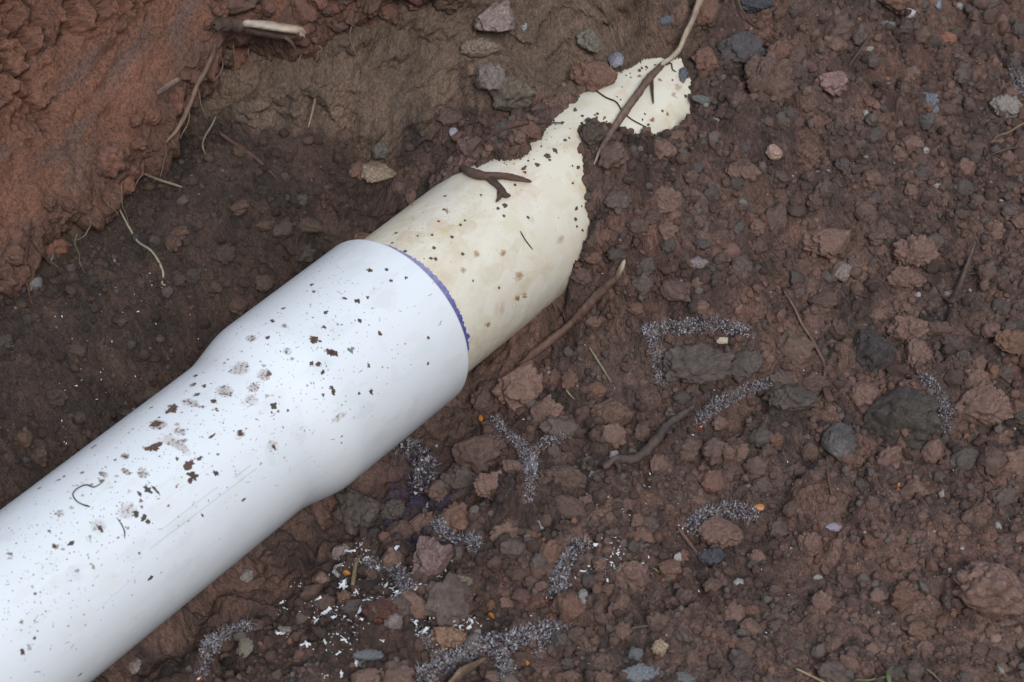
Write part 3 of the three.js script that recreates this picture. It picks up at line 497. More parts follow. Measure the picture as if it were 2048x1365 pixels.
// embedded clods of the floor: parts of it, one mesh each, alike geometries and materials shared
const clodMats = [BROWN, DBROWN, [.15, .092, .072], [.195, .115, .088], GREY, RED, [.13, .092, .076]].map((c) => stuffMat(c));
const dampShadedMats = [[.10, .064, .048], [.08, .056, .045], [.12, .07, .05]].map((c) => stuffMat(c));  // clods left of the pipe, darkened to match the shade painted there
{
  const r = rng(31); let n = 0, guard = 0;
  while (n < 290 && guard++ < 6000) {
    const right = r() < .82, px = right ? 640 + 1440 * r() : r() * 700, py = right ? r() * 1380 : 300 + 700 * r(), p = onGround(px, py), [t, q] = tq(p.x, p.z);
    if (p.z > .3 || (t < .11 && Math.abs(q) < .078) || wallness(p.x, p.z) > .25 || q > .2) continue;
    if (Math.abs(q) < .06 && polyDist(t, Math.acos(clamp(q / RP, -1, 1)) * RP) < .008) continue;
    if (!right && r() < .5) continue;
    const s = (.0042 + .0085 * r() * r()) * (right ? 1 : .75) * (px > 1300 && py > 950 ? .75 : 1); if (ROWS.some(([x, z, rad]) => Math.hypot(p.x - x, p.z - z) < rad + s * .8)) continue;
    ROWS.push([p.x, p.z, s * .8]);
    const m = mesh('clod', clodGeos[(r() * 10) | 0], (right ? clodMats : dampShadedMats)[(r() * (right ? clodMats : dampShadedMats).length) | 0], floor);
    m.position.set(p.x, p.y + s * .25, p.z); m.scale.set(s * (.85 + .4 * r()), s * (.7 + .3 * r()), s * (.85 + .4 * r())); m.rotation.set(r() * .6, r() * 6.3, r() * .6); n++;
  }
}
{ // crumbs too many to count, spread over the floor, the mound and the ledges
  const r = rng(41), geos = []; for (let i = 0; i < 8; i++) geos.push(lumpGeo(300 + i, 3, { chips: 6 + i % 3, rough: .6 }));
  const per = 5600, mat = new THREE.MeshStandardMaterial({ vertexColors: true, roughness: .93, bumpMap: bump4, bumpScale: .0001 }), M = new THREE.Matrix4(), Q = new THREE.Quaternion(), E = new THREE.Euler(), c = new THREE.Color();
  for (const g of geos) {
    const im = new THREE.InstancedMesh(g, mat, per); let n = 0, guard = 0;
    while (n < per && guard++ < per * 6) {
      const x = mix(-.40, .56, r()), z = mix(-.52, .33, r()), [t, q] = tq(x, z), wall = wallness(x, z);
      if (q > .23 || (t < .1 && Math.abs(q) < .06) || r() < wall * .97) continue;
      if (Math.abs(q) < .06 && polyDist(t, Math.acos(clamp(q / RP, -1, 1)) * RP) < .0034) continue;
      const left = q > .05, u = r(), s = (.0005 + .0026 * u ** 4 * (left ? .6 : 1) + (r() < .03 ? .0026 : 0)) * mix(1, .6, wall) * (z > .08 && x > .15 ? .8 : 1), y = groundY(x, z);
      E.set(r() * 6.3, r() * 6.3, r() * 6.3); M.compose(V(x, y + s * .3, z), Q.setFromEuler(E), V(s * (.8 + .5 * r()), s * (.7 + .4 * r()), s * (.8 + .5 * r()))); im.setMatrixAt(n, M);
      let b2; const k = r(), b = .62 + .6 * r(); if (k < .012) c.setRGB(.30 * b, .27 * b, .25 * b); else if (k < .03) c.setRGB(.20 * b, .10 * b, .06 * b); else if (k < .17) c.setRGB(.115 * b, .088 * b, .076 * b); else { b2 = .68 + .6 * r(); c.setRGB(sample(GC, 3, x, z, 0) / 1.42 * b2, sample(GC, 3, x, z, 1) / 1.42 * b2, sample(GC, 3, x, z, 2) / 1.42 * b2); }
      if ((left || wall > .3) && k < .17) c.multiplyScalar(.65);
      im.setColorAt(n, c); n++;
    }
    im.count = n; im.name = 'soil_crumbs'; tag(im, null, null, null, 'stuff'); delete im.userData.label; im.castShadow = im.receiveShadow = true; floor.add(im);
  }
}

{ // chunks of clay that are breaking off along the bank's edge: parts of the bank
  const r = rng(37), reds = [[.20, .092, .06], [.16, .082, .058], [.14, .08, .06], [.19, .09, .062]].map((c) => stuffMat(c));
  for (let i = 0; i < 110; i++) {
    const k = r(), e = bankCurve.getPointAt(.10 + .78 * k), s = .0035 + .0085 * r() * r(), [, q] = tq(e.x, e.z), kk = sm(-.14, -.21, e.z) * sm(.23, .19, q), ow = NL.clone().lerp(V(-.15, 0, -1), kk).normalize(), v = r();
    const p = e.clone().addScaledVector(UP, .03 - .062 * v).addScaledVector(ow, .002 + .02 * v * v + .004 * r());
    const m = mesh('clod', clodGeos[(r() * 10) | 0], reds[(r() * 4) | 0], bankMesh); m.position.copy(p); m.scale.set(s * (.9 + .5 * r()), s * (.7 + .4 * r()), s * (.9 + .4 * r())); m.rotation.set(r() * 6, r() * 6, r() * 6);
  }
}
// ------------------------------------------------------------------ roots, twigs, straws
function tubeGeo(pts, radii, { seg = 8, knob = .12, c0 = [.1, .06, .045], c1 = c0, step = .0016, flat = 1 } = {}) {
  const curve = new THREE.CatmullRomCurve3(pts, false, 'centripetal'), L = curve.getLength(), n = Math.max(6, Math.min(160, Math.round(L / step))), fr = curve.computeFrenetFrames(n, false), pos = [], col = [], uv = [], idx = [], o = pts[0].x * 97 + pts[0].z * 31;
  for (let i = 0; i <= n; i++) {
    const u = i / n, p = curve.getPointAt(u), f = u * (radii.length - 1), k = Math.min(radii.length - 2, f | 0), R = mix(radii[k], radii[k + 1], f - k);
    for (let j = 0; j <= seg; j++) {
      const a = j / seg * 6.28318, w = R * (1 + knob * N3(Math.cos(a) + o, Math.sin(a), u * L * 120) + knob * .6 * N2(u * L * 300 + o, 1)) * (i === 0 || i === n ? .25 : 1);
      const q = p.clone().addScaledVector(fr.normals[i], Math.cos(a) * w).addScaledVector(fr.binormals[i], Math.sin(a) * w * flat); pos.push(q.x, q.y, q.z);
      const s = .8 + .25 * N3(Math.cos(a) * 2 + o, Math.sin(a) * 2, u * L * 160) + .3 * N3(Math.cos(a) * 3 + o, Math.sin(a) * 3, u * L * 18 + 9), m = sm(.1, .9, u); col.push(mix(c0[0], c1[0], m) * s, mix(c0[1], c1[1], m) * s, mix(c0[2], c1[2], m) * s); uv.push(a / 6.28, u * L * 40);
    }
  }
  for (let i = 0; i < n; i++) for (let j = 0; j < seg; j++) { const a = i * (seg + 1) + j; idx.push(a, a + 1, a + seg + 1, a + 1, a + seg + 2, a + seg + 1); }
  const g = new THREE.BufferGeometry(); g.setAttribute('position', new THREE.Float32BufferAttribute(pos, 3)); g.setAttribute('color', new THREE.Float32BufferAttribute(col, 3)); g.setAttribute('uv', new THREE.Float32BufferAttribute(uv, 2)); g.setIndex(idx); g.computeVertexNormals(); return g;
}
const fibre = new THREE.MeshStandardMaterial({ vertexColors: true, roughness: .8, bumpMap: rep(grainTex, .3, 2), bumpScale: .0004, side: THREE.DoubleSide });
const PXM = .000335;
// the nearest of ground, pipe and bank along a ray
function onSurface(px, py, lift) { const g = onGround(px, py, lift), h = onPipe(px, py, RP + lift); if (h.hit && h.t > -.0 && h.p.distanceTo(EYE) < g.distanceTo(EYE)) return h.p; if (h.hit && h.t < 0) { const w = onPipe(px, py, rOf(px, py) + lift); return w.p.distanceTo(EYE) < g.distanceTo(EYE) ? w.p : g; } return g; }
function root(name, category, label, px, radiiPx, o = {}) {
  const lifts = o.lift ?? [radiiPx[0] * PXM * .7], pts = px.map(([x, y], i) => onSurface(x, y, lifts[Math.min(i, lifts.length - 1)]));
  const g = tubeGeo(pts, radiiPx.map((r) => r * PXM), o);
  if (o.parent) return mesh(name, g, fibre, o.parent);
  if (o.group3) { const t = thing(name, label, category, null, o.group); mesh(o.part ?? 'stem', g, fibre, t); return t; }
  return tag(mesh(name, g, fibre), label, category, o.group);
}
const RB1 = [.15, .085, .06], RB2 = [.10, .06, .045], PALE = [.55, .43, .30], STRAW = [.42, .32, .2], DARK = [.045, .032, .027], REDR = [.14, .065, .05];
{ // the broken twig that sticks out of the wall over the far bare patch
  const t = root('root', 'root', 'brown broken root with a pale split top leaning across the far bare patch', [[1196, 314], [1212, 282], [1240, 238], [1268, 198], [1296, 160], [1316, 138], [1328, 126]], [5, 7, 8, 8.5, 8.5, 9, 6], { group3: true, lift: [.003, .005, .007, .008, .008, .010, .012], c0: [.27, .175, .13], c1: [.2, .125, .092], knob: .2 });
  root('split_wood', null, null, [[1322, 130], [1342, 116], [1358, 100], [1370, 72], [1384, 44], [1396, 12], [1412, -30]], [5, 6, 6, 6.5, 6, 9, 12], { parent: t, lift: [.013, .016, .02, .024, .03, .036, .044], c0: [.62, .50, .36], c1: [.45, .34, .25] });
  root('splinter', null, null, [[1188, 330], [1196, 312], [1206, 290]], [1.2, 4, 5], { parent: t, lift: [.004], c0: [.6, .48, .34], c1: [.3, .2, .14] });
  root('side_twig', null, null, [[1303, 146], [1304, 170], [1307, 208]], [4.5, 3.5, 1.5], { parent: t, lift: [.006, .004, .002], c0: RB2, c1: [.07, .045, .035] });
}
root('root_hair', 'root', 'thin dark root hair crossing the far bare patch under the twig', [[1190, 180], [1212, 195], [1232, 204], [1246, 224], [1262, 238], [1280, 248], [1300, 258]], [2.2, 1.8, 1.8, 1.6, 1.2], { lift: [.0006], c0: DARK });
root('root_hair', 'root', 'thin dark curled root hair near the pale split wood', [[1330, 130], [1342, 126], [1346, 140], [1354, 144]], [2.2, 1.6, 1.2], { lift: [.0008], c0: DARK });
{ const t = root('root', 'root', 'dark brown forked scrap of root lying over the cream pipe edge', [[922, 334], [945, 346], [972, 352], [1005, 352], [1032, 356], [1064, 364]], [6, 9, 10, 8, 7, 3], { group3: true, lift: [.003, .004, .004, .003], c0: [.12, .07, .052], c1: [.17, .095, .07] });
  root('fork', null, null, [[972, 352], [988, 364], [1000, 376], [1010, 390], [1022, 392]], [8, 8, 7, 8, 3], { parent: t, lift: [.003], c0: [.085, .05, .04], c1: [.14, .08, .06] });
  root('fork', null, null, [[1000, 376], [1000, 392], [992, 404]], [6, 6, 2], { parent: t, lift: [.002], c0: [.085, .05, .04], c1: [.14, .08, .06] }); }
root('root', 'root', 'thin reddish root arching over the dark slope to the cream pipe', [[930, 322], [948, 300], [972, 278], [1002, 260], [1040, 250], [1080, 246], [1128, 246]], [3, 2.5, 2.5, 2, 1.5], { lift: [.004, .008, .01, .01, .008, .005, .003], c0: REDR });
root('root', 'root', 'dark hair root on the lower front of the cream pipe', [[1040, 462], [1052, 482], [1066, 500]], [1.4, 1.4, 1], { lift: [.0004], c0: DARK });
{ const t = root('stick', 'stick', 'brown stick with a chewed pale end right of the cream pipe', [[1036, 736], [1062, 712], [1100, 682], [1140, 650], [1168, 622], [1192, 594], [1222, 566], [1246, 548]], [5, 9, 9, 8, 9, 10, 9, 6], { group3: true, lift: [.007, .011, .014, .014, .014, .014, .014, .013], c0: [.19, .108, .08], c1: [.19, .108, .08], knob: .24 });
  root('pale_end', null, null, [[1230, 562], [1240, 544], [1246, 530], [1250, 519]], [4, 6, 6, 3], { parent: t, lift: [.016], c0: [.2, .12, .08], c1: [.62, .5, .34] });
  root('side_twig', null, null, [[1165, 625], [1190, 640], [1215, 610]], [2, 1.5, 1], { parent: t, lift: [.004], c0: RB2 }); }
{ const t = root('root', 'root', 'thick dark root half sunk in the fine earth', [[1208, 938], [1228, 920], [1262, 920], [1292, 904], [1312, 882], [1338, 848], [1366, 830], [1390, 812]], [7, 9, 9, 10, 9, 9, 8, 6], { group3: true, lift: [.007], knob: .3, c0: [.15, .10, .08], c1: [.11, .08, .068] });
  root('side_root', null, null, [[1228, 920], [1240, 938], [1236, 948]], [6, 5, 3], { parent: t, lift: [.006], c0: [.085, .06, .05] }); }
root('root', 'root', 'long thin brown root hanging down the right slope', [[1568, 582], [1590, 618], [1604, 648], [1624, 678], [1636, 700], [1650, 732], [1648, 768], [1654, 800]], [1.6, 2.2, 2.6, 3, 3.2, 3.4, 4, 3], { lift: [.003, .005, .006, .006, .005, .004, .003], c0: [.30, .19, .13], c1: [.2, .105, .08] });
root('twig', 'twig', 'short orange-brown twig below the dark oval stone', [[1654, 914], [1656, 940], [1660, 970], [1668, 1006]], [2, 3.5, 3.5, 2], { lift: [.003], c0: [.3, .18, .1], c1: [.2, .11, .07] });
root('twig', 'twig', 'short straight reddish twig left of the arched catkin', [[1357, 1056], [1378, 1086], [1401, 1117]], [3.5, 4, 3], { lift: [.003], c0: [.22, .125, .09] });
{ const t = root('root', 'root', 'grey-brown upright forked root near the right edge', [[1952, 482], [1940, 516], [1928, 550], [1916, 580], [1904, 606]], [2.5, 4, 5, 6, 7], { group3: true, lift: [.012, .010, .008, .006, .003], c0: [.17, .12, .09], c1: [.1, .065, .055] });
  root('side_root', null, null, [[1904, 606], [1888, 594], [1880, 580], [1862, 566], [1850, 554]], [5, 4, 3, 2.5, 1.5], { parent: t, lift: [.003], c0: [.12, .08, .06] });
  root('side_root', null, null, [[1926, 550], [1942, 548], [1962, 546]], [2.5, 2, 1.2], { parent: t, lift: [.006], c0: [.15, .1, .08] }); }
root('root', 'root', 'thin pale root reaching in from the right edge', [[1984, 286], [1996, 272], [2016, 266], [2036, 254], [2060, 240]], [2, 2.5, 3, 3, 3], { lift: [.004], c0: [.3, .2, .13] });
root('root', 'root', 'short thin root below the pale one at the right edge', [[1978, 312], [2008, 300], [2034, 292], [2042, 276], [2052, 262]], [1.2, 1.8, 2.2, 2], { lift: [.004], c0: [.22, .14, .1] });
root('root', 'root', 'thin root bent over the blue-black stone at the top', [[1472, -12], [1484, 20], [1500, 44], [1524, 58]], [2, 2.4, 2, 1.4], { lift: [.012, .014, .008, .004], c0: [.18, .11, .08] });
root('root', 'root', 'thin brown root above the pink stone', [[1698, 132], [1718, 104], [1738, 76], [1754, 62]], [2.5, 2.5, 2.2, 1.5], { lift: [.004], c0: [.16, .1, .07] });
root('straw', 'straw', 'pale straight straw right of the stick', [[1178, 694], [1192, 716], [1206, 738], [1223, 766]], [2, 2.4, 2.4, 2], { lift: [.004], c0: [.42, .36, .24] });
root('straw', 'straw', 'short pale bit of straw beside the big clods', [[1132, 780], [1140, 790], [1150, 800]], [2, 2, 1], { lift: [.003], c0: STRAW });
root('wood_splinter', 'splinter', 'tan splinter of wood lying across the bottom catkin pile', [[896, 1376], [920, 1350], [944, 1334], [972, 1318]], [10, 13, 11, 4], { lift: [.012], c0: [.3, .19, .12], c1: [.22, .14, .09], flat: .6 });
root('straw', 'straw', 'curled tan straw standing by the amber scales', [[705, 1172], [708, 1150], [712, 1128], [724, 1108]], [4, 4.5, 4, 2], { lift: [.005], c0: [.4, .28, .16] });
root('straw', 'straw', 'pale straw pointing in at the bottom edge of the lower right', [[1592, 1338], [1622, 1352], [1662, 1372]], [1.8, 2.4, 2.6], { lift: [.006], c0: [.5, .42, .24] });
root('grass_blade', 'grass blade', 'bent green blade of grass at the bottom edge', [[1780, 1372], [1778, 1350], [1784, 1336], [1790, 1334]], [3.5, 4, 4, 1], { lift: [.006, .012, .018, .016], c0: [.22, .26, .13], flat: .4 });
root('grass_blade', 'grass blade', 'yellow-green blade lying flat beside the bent one', [[1712, 1360], [1740, 1361], [1776, 1354]], [1.6, 2.2, 2], { lift: [.005], c0: [.33, .32, .14], flat: .4 });
root('straw', 'straw', 'thin straw at the bottom edge right of the grass', [[1852, 1338], [1868, 1350], [1886, 1370]], [1.6, 1.8, 1.8], { lift: [.004], c0: [.4, .28, .18] });
root('root_hair', 'root', 'thin pale root hair lying on the fine earth of the lower middle', [[1252, 1260], [1282, 1254], [1312, 1250], [1338, 1240]], [2, 1.4, 1.2, 1], { lift: [.002], c0: [.33, .26, .2] });
root('root_hair', 'root', 'long looping root hair at the right edge', [[1956, 942], [1984, 964], [2000, 986], [1998, 1010], [1988, 1042]], [1.6, 1.6, 1.4, 1.2], { lift: [.004], c0: [.19, .11, .085] });
root('root_hair', 'root', 'short root hair left of the long loop', [[1964, 998], [1950, 1012], [1936, 1030], [1934, 1046]], [1.4, 1.2, 1], { lift: [.003], c0: [.19, .12, .09] });
root('root_hair', 'root', 'short pale root on the lower right earth', [[1812, 1236], [1836, 1232], [1858, 1228]], [1.6, 1.4, 1.1], { lift: [.002], c0: [.26, .17, .12] });
root('root_hair', 'root', 'dark looped rootlet stuck on the white pipe', [[210, 959], [200, 968], [186, 975], [172, 970], [156, 976], [145, 988], [152, 1002], [166, 1010], [180, 1014]], [.6, .9, 1, 1.1, 1.1, 1.2, 1.1, 1.1, 1.7], { lift: [.0005], c0: [.07, .05, .045] });
root('root_hair', 'root', 'short bent dark rootlet stuck on the white pipe', [[232, 1035], [243, 1050], [249, 1066], [248, 1078]], [.6, 1, 1.2, .9], { lift: [.0004], c0: [.07, .05, .045] });
{ // green sprout
  const t = root('sprout', 'sprout', 'tiny yellow-green sprout in the lower middle', [[1318, 1146], [1322, 1136], [1327, 1124]], [2, 3, 1], { group3: true, part: 'leaf', lift: [.002, .005, .008], c0: [.28, .32, .1], flat: .4 });
  root('leaf', null, null, [[1318, 1146], [1312, 1140], [1306, 1136]], [2, 3, 1], { parent: t, lift: [.002, .004, .004], c0: [.3, .33, .12], flat: .4 }); }
// roots at the bank
function hang(name, label, px, radiiPx, o = {}) {               // hangs in front of the bank's edge or the slope under it
  const pts = px.map(([x, y], i) => { const b = bankHit(x, y), g = onGround(x, y, .002), gd = g.distanceTo(EYE), bd = b.p.distanceTo(EYE) - (o.front ?? .012); return EYE.clone().addScaledVector(ray(x, y), Math.min(gd, (o.drop ? mix(bd, gd, clamp((i / (px.length - 1) - .1) * o.drop)) : bd))); });
  const g = tubeGeo(pts, radiiPx.map((r) => r * PXM), o); if (o.parent) return mesh(name, g, fibre, o.parent); return tag(mesh(name, g, fibre), label, 'root');
}
hang('root', 'tan tapering root hanging down the clay bank under the broken stub', [[432, 88], [424, 112], [412, 138], [394, 170], [384, 196], [366, 238], [352, 262], [330, 286]], [4, 5.5, 5.5, 5, 5, 5, 4, 2], { c0: [.24, .145, .1], c1: [.3, .2, .14], front: .02 });
hang('root_hair', 'curved cream root hair left of the compact wall', [[432, 232], [420, 256], [408, 276], [405, 294], [412, 312]], [2, 2, 2, 2, 1], { c0: [.45, .37, .27], front: .02, drop: .6 });
hang('root', 'reddish straight root on the slope right of the cream hair', [[438, 266], [470, 288], [508, 314], [530, 334], [554, 358]], [3.5, 4, 4, 3.5, 2], { c0: [.17, .09, .075], front: .02, drop: 1 });
hang('root_hair', 'pale straight root hair pointing right below the bank edge', [[288, 348], [318, 360], [356, 372], [400, 390]], [2.5, 3, 2.6, 1.6], { c0: [.36, .27, .19], front: .02, drop: .8 });
hang('root_hair', 'long white wavy root hair over the dark slope', [[226, 394], [244, 430], [258, 456], [276, 484], [302, 502], [318, 526], [326, 548], [324, 568], [340, 573]], [1.6, 2, 2.4, 2.4, 2.4, 2.4, 2.4, 2.4, 1.2], { c0: [.5, .42, .32], front: .012, drop: 1 });
hang('root', 'brown thread-like root hanging at the left edge', [[62, 440], [58, 470], [52, 510], [50, 545], [56, 580], [64, 612]], [1.6, 2, 2, 2, 1.8, 1.2], { c0: [.2, .105, .07], front: .012, drop: .8 });
hang('root', 'short branch root right of the thread-like one', [[60, 480], [74, 500], [92, 518], [106, 534]], [1.4, 1.6, 1.5, 1], { c0: [.2, .12, .08], front: .012, drop: .8 });
hang('root', 'thin root with pale tip hanging from the compact wall', [[622, 150], [628, 176], [630, 196], [624, 226], [616, 256]], [2.5, 3, 3.4, 2.6, 1.6], { c0: [.14, .08, .065], c1: [.5, .36, .26], front: .004 });
hang('root_hair', 'long thin root hair under the broken stub', [[466, 90], [470, 130], [472, 160], [468, 190], [462, 226]], [1.8, 1.6, 1.6, 1.6, 1], { c0: [.25, .16, .1], front: .02 });
hang('root_hair', 'thin root hair hanging right of the stub', [[664, 84], [668, 110], [664, 134]], [1.4, 1.2, 1], { c0: [.2, .12, .09], front: .01 });
hang('root_hair', 'fine dark root hair in the bank shade', [[200, 372], [202, 396], [214, 414]], [1.6, 1.4, 1], { c0: [.15, .07, .06], front: .016 });
hang('root', 'brown blunt root end poking from the bank', [[312, 188], [330, 176], [346, 165], [358, 158]], [5, 7, 7, 5], { c0: [.24, .14, .11], c1: [.34, .22, .17], front: .022 });
{ const r = rng(66), spots = [[180, 455], [215, 415], [245, 385], [285, 340], [330, 300], [375, 235], [398, 190], [445, 130], [500, 110], [540, 126], [600, 122], [640, 105], [700, 66], [150, 480], [100, 520]];
  for (const [x, y] of spots) { const l = 30 + 70 * r(), w = (r() - .5) * 50, pts = [0, .25, .5, .75, 1].map((k) => [x + w * k * k + (r() - .5) * 9, y - 14 + l * k]); hang('root_hair', 'fine pale root hair dangling from the torn edge of the clay bank', pts, [1.5, 1.3, 1.1, .8], { c0: [.30 + .12 * r(), .20 + .1 * r(), .14 + .07 * r()], front: .016 + .008 * r(), knob: .05 }).userData.group = 'fine root hairs along the clay bank'; } }
{ // broken stub: dark bark, pale split wood, fibres
  const t = thing('root', 'broken root stub with pale split wood jutting from the clay bank', 'root');
  hang('bark', null, [[428, 50], [446, 48], [470, 50], [500, 56]], [12, 15, 15, 13], { parent: t, c0: [.13, .08, .06], front: .028, knob: .2 });
  hang('pale_wood', null, [[484, 46], [520, 49], [562, 55], [600, 60]], [9, 12, 12, 11], { parent: t, c0: [.62, .52, .42], c1: [.58, .45, .34], front: .034, knob: .06, flat: .7, seg: 7 });
  hang('bark', null, [[488, 60], [520, 66], [556, 72], [580, 74], [596, 72]], [8, 8, 7, 6, 3], { parent: t, c0: [.10, .06, .045], front: .03, knob: .3 });
  hang('bark_flap', null, [[568, 72], [582, 84], [592, 100]], [5, 4, 1.5], { parent: t, c0: [.2, .12, .085], front: .032 });
  for (let i = 0; i < 6; i++) hang('fibre', null, [[598, 54 + i * 3], [606 + i % 3 * 2, 58 + i * 3], [607 + (i * 5) % 4, 66 + i * 2]], [2, 1.5, .8], { parent: t, c0: [.6, .46, .34], front: .034 });
}

// ------------------------------------------------------------------ catkins
function spikes(list) { // list of [pos, dir, len, rad, color] -> one geometry of three-sided needles
  const pos = new Float32Array(list.length * 27), col = new Float32Array(list.length * 27), a = V(0, 0, 0), b = V(0, 0, 0), e = [V(0, 0, 0), V(0, 0, 0), V(0, 0, 0)], tip = V(0, 0, 0); let o = 0, w = 0;
  for (const [p, d, len, rad, c] of list) {
    a.set(d.y, d.z, -d.x).cross(d).normalize(); b.crossVectors(d, a);
    for (let k = 0; k < 3; k++) e[k].copy(p).addScaledVector(a, Math.cos(k * 2.094) * rad).addScaledVector(b, Math.sin(k * 2.094) * rad);
    tip.copy(p).addScaledVector(d, len);
    for (let k = 0; k < 3; k++) for (const q of [e[k], e[(k + 1) % 3], tip]) { pos[o++] = q.x; pos[o++] = q.y; pos[o++] = q.z; const f = q === tip ? 1.15 : .75; col[w++] = c[0] * f; col[w++] = c[1] * f; col[w++] = c[2] * f; }
  }
  const g = new THREE.BufferGeometry(); g.setAttribute('position', new THREE.BufferAttribute(pos, 3)); g.setAttribute('color', new THREE.BufferAttribute(col, 3)); g.computeVertexNormals(); return g;
}
const fuzz = new THREE.MeshStandardMaterial({ vertexColors: true, roughness: .85, side: THREE.DoubleSide });
function catkin(label, px, rPx, seed, tint = 0, dens = 1) {
  const r = rng(seed), R = rPx * 1.05 * PXM, pts = px.map(([x, y]) => onSurface(x, y, R * .75)), curve = new THREE.CatmullRomCurve3(pts, false, 'centripetal'), L = curve.getLength();
  const base = pts[0].clone(); const g = thing('catkin', label, 'catkin'); const rel = pts.map((p) => p.clone());
  mesh('stem', tubeGeo(rel, [R * .16, R * .2, R * .16], { c0: [.16, .11, .08], knob: .25 }), fuzz, g);
  const bracts = [], flakes = [], hairs = [], n = Math.round(L / .0042 * 46 * dens), jit = () => V(r() - .5, r() - .5, r() - .5);
  for (let i = 0; i < n; i++) {
    const u = r(), clump = N3(u * L * 260, seed, 1); if (clump < -.15 && r() < .8) continue;
    const p = curve.getPointAt(u), tg = curve.getTangentAt(u), k = (.4 + .6 * Math.sin(Math.PI * clamp(u * .94 + .05)) ** .5) * (1 + .35 * clump), d = jit().normalize(); d.addScaledVector(tg, -d.dot(tg) * .8).normalize();
    const q = p.clone().addScaledVector(d, R * k * (.15 + .75 * Math.sqrt(r()))).addScaledVector(jit(), R * .5), s = r(), w = r();
    const c = w < .36 + tint * .32 ? [.045 + .03 * s, .032 + .02 * s, .046 + .035 * s] : w < .72 ? [.19 + .12 * s, .165 + .11 * s, .18 + .12 * s] : [.33 + .18 * s, .315 + .18 * s, .325 + .18 * s];
    flakes.push([q, d.clone().addScaledVector(jit(), 1.6).normalize(), R * (.10 + .16 * r()), R * (.09 + .13 * r()), c]);
  }
  for (let i = 0; i < n * .8; i++) {
    const u = r(), p = curve.getPointAt(u), tg = curve.getTangentAt(u), d = jit().normalize(), s = r(), c = [.34 + .26 * s, .31 + .255 * s, .32 + .26 * s]; d.addScaledVector(tg, -d.dot(tg) * .6).normalize(); for (let w = 0; w < 3; w++) c[w] *= 1 - tint * .3;
    hairs.push([p.clone().addScaledVector(d, R * (.3 + .5 * r())), d.clone().addScaledVector(jit(), 2).normalize(), R * (.35 + .6 * r()), R * .024, c]);
  }
  bracts.push(...flakes);
  const m1 = mesh('bracts', spikes(bracts), fuzz, g), m2 = mesh('hairs', spikes(hairs), fuzz, g); m1.userData.kind = m2.userData.kind = 'stuff'; return g;
}
catkin('long grey fluffy catkin lying across above the wide dark clod', [[1286, 664], [1330, 656], [1378, 652], [1420, 648], [1458, 656], [1498, 664]], 15, 601, 0, .9);
catkin('short grey catkin hanging down left of the wide dark clod', [[1300, 660], [1312, 690], [1320, 724], [1326, 768]], 15, 602, -.2);
catkin('slanting grey catkin above the fine earth, right of the thick root', [[1398, 842], [1430, 812], [1462, 796], [1500, 780], [1552, 762]], 14, 603, .1);
catkin('dark purple catkin bending down right of the huge lump', [[1836, 752], [1866, 770], [1882, 800], [1892, 832], [1890, 862]], 15, 604, .7);
catkin('arched purple-grey catkin with an amber scale at its end', [[1382, 1058], [1402, 1034], [1436, 1022], [1474, 1020], [1516, 1032]], 16, 605, .4);
catkin('grey catkin lying over the large clod and hanging down below it', [[986, 838], [1012, 866], [1040, 890], [1058, 918], [1060, 956], [1056, 1006]], 14, 606, .2);
catkin('short catkin branching right from the one over the large clod', [[1060, 912], [1090, 888], [1112, 884], [1136, 876]], 13, 607, .3);
catkin('standing pale grey catkin in the lower middle', [[1174, 1084], [1148, 1104], [1128, 1136], [1120, 1168], [1108, 1204]], 17, 608, .2);
catkin('curled purple catkin right of the cube-like clod', [[878, 1046], [892, 1076], [920, 1086], [946, 1078], [948, 1096]], 16, 609, .7);
catkin('dark purple catkin amid the white shavings', [[726, 1130], [764, 1134], [790, 1144], [812, 1172], [818, 1186]], 15, 610, .7);
catkin('pale grey catkin beside the lower side of the white pipe', [[398, 1352], [412, 1310], [436, 1276], [466, 1264], [506, 1252]], 15, 611, .1);
catkin('frayed grey catkin at the left of the bottom pile', [[838, 1262], [860, 1290], [884, 1318], [906, 1330]], 13, 612, 0, .8);
catkin('long grey catkin running through the bottom pile', [[836, 1352], [884, 1336], [934, 1308], [972, 1290], [1010, 1288], [1062, 1266], [1116, 1258]], 19, 613, 0, 1.1);
catkin('grey catkin running down to the bottom edge in the pile', [[992, 1296], [1008, 1326], [1014, 1372]], 15, 614, .1);
catkin('thin purple-grey catkin at the right end of the bottom pile', [[1072, 1312], [1094, 1284], [1112, 1262], [1146, 1246]], 13, 615, .4);
catkin('purple catkin cut by the right edge near the top', [[2024, 130], [2036, 160], [2040, 190]], 14, 616, .5);
catkin('dark blue-purple clump under the flare of the white pipe', [[800, 890], [824, 905], [852, 925], [848, 960], [826, 975]], 24, 617, 1.1, .8);

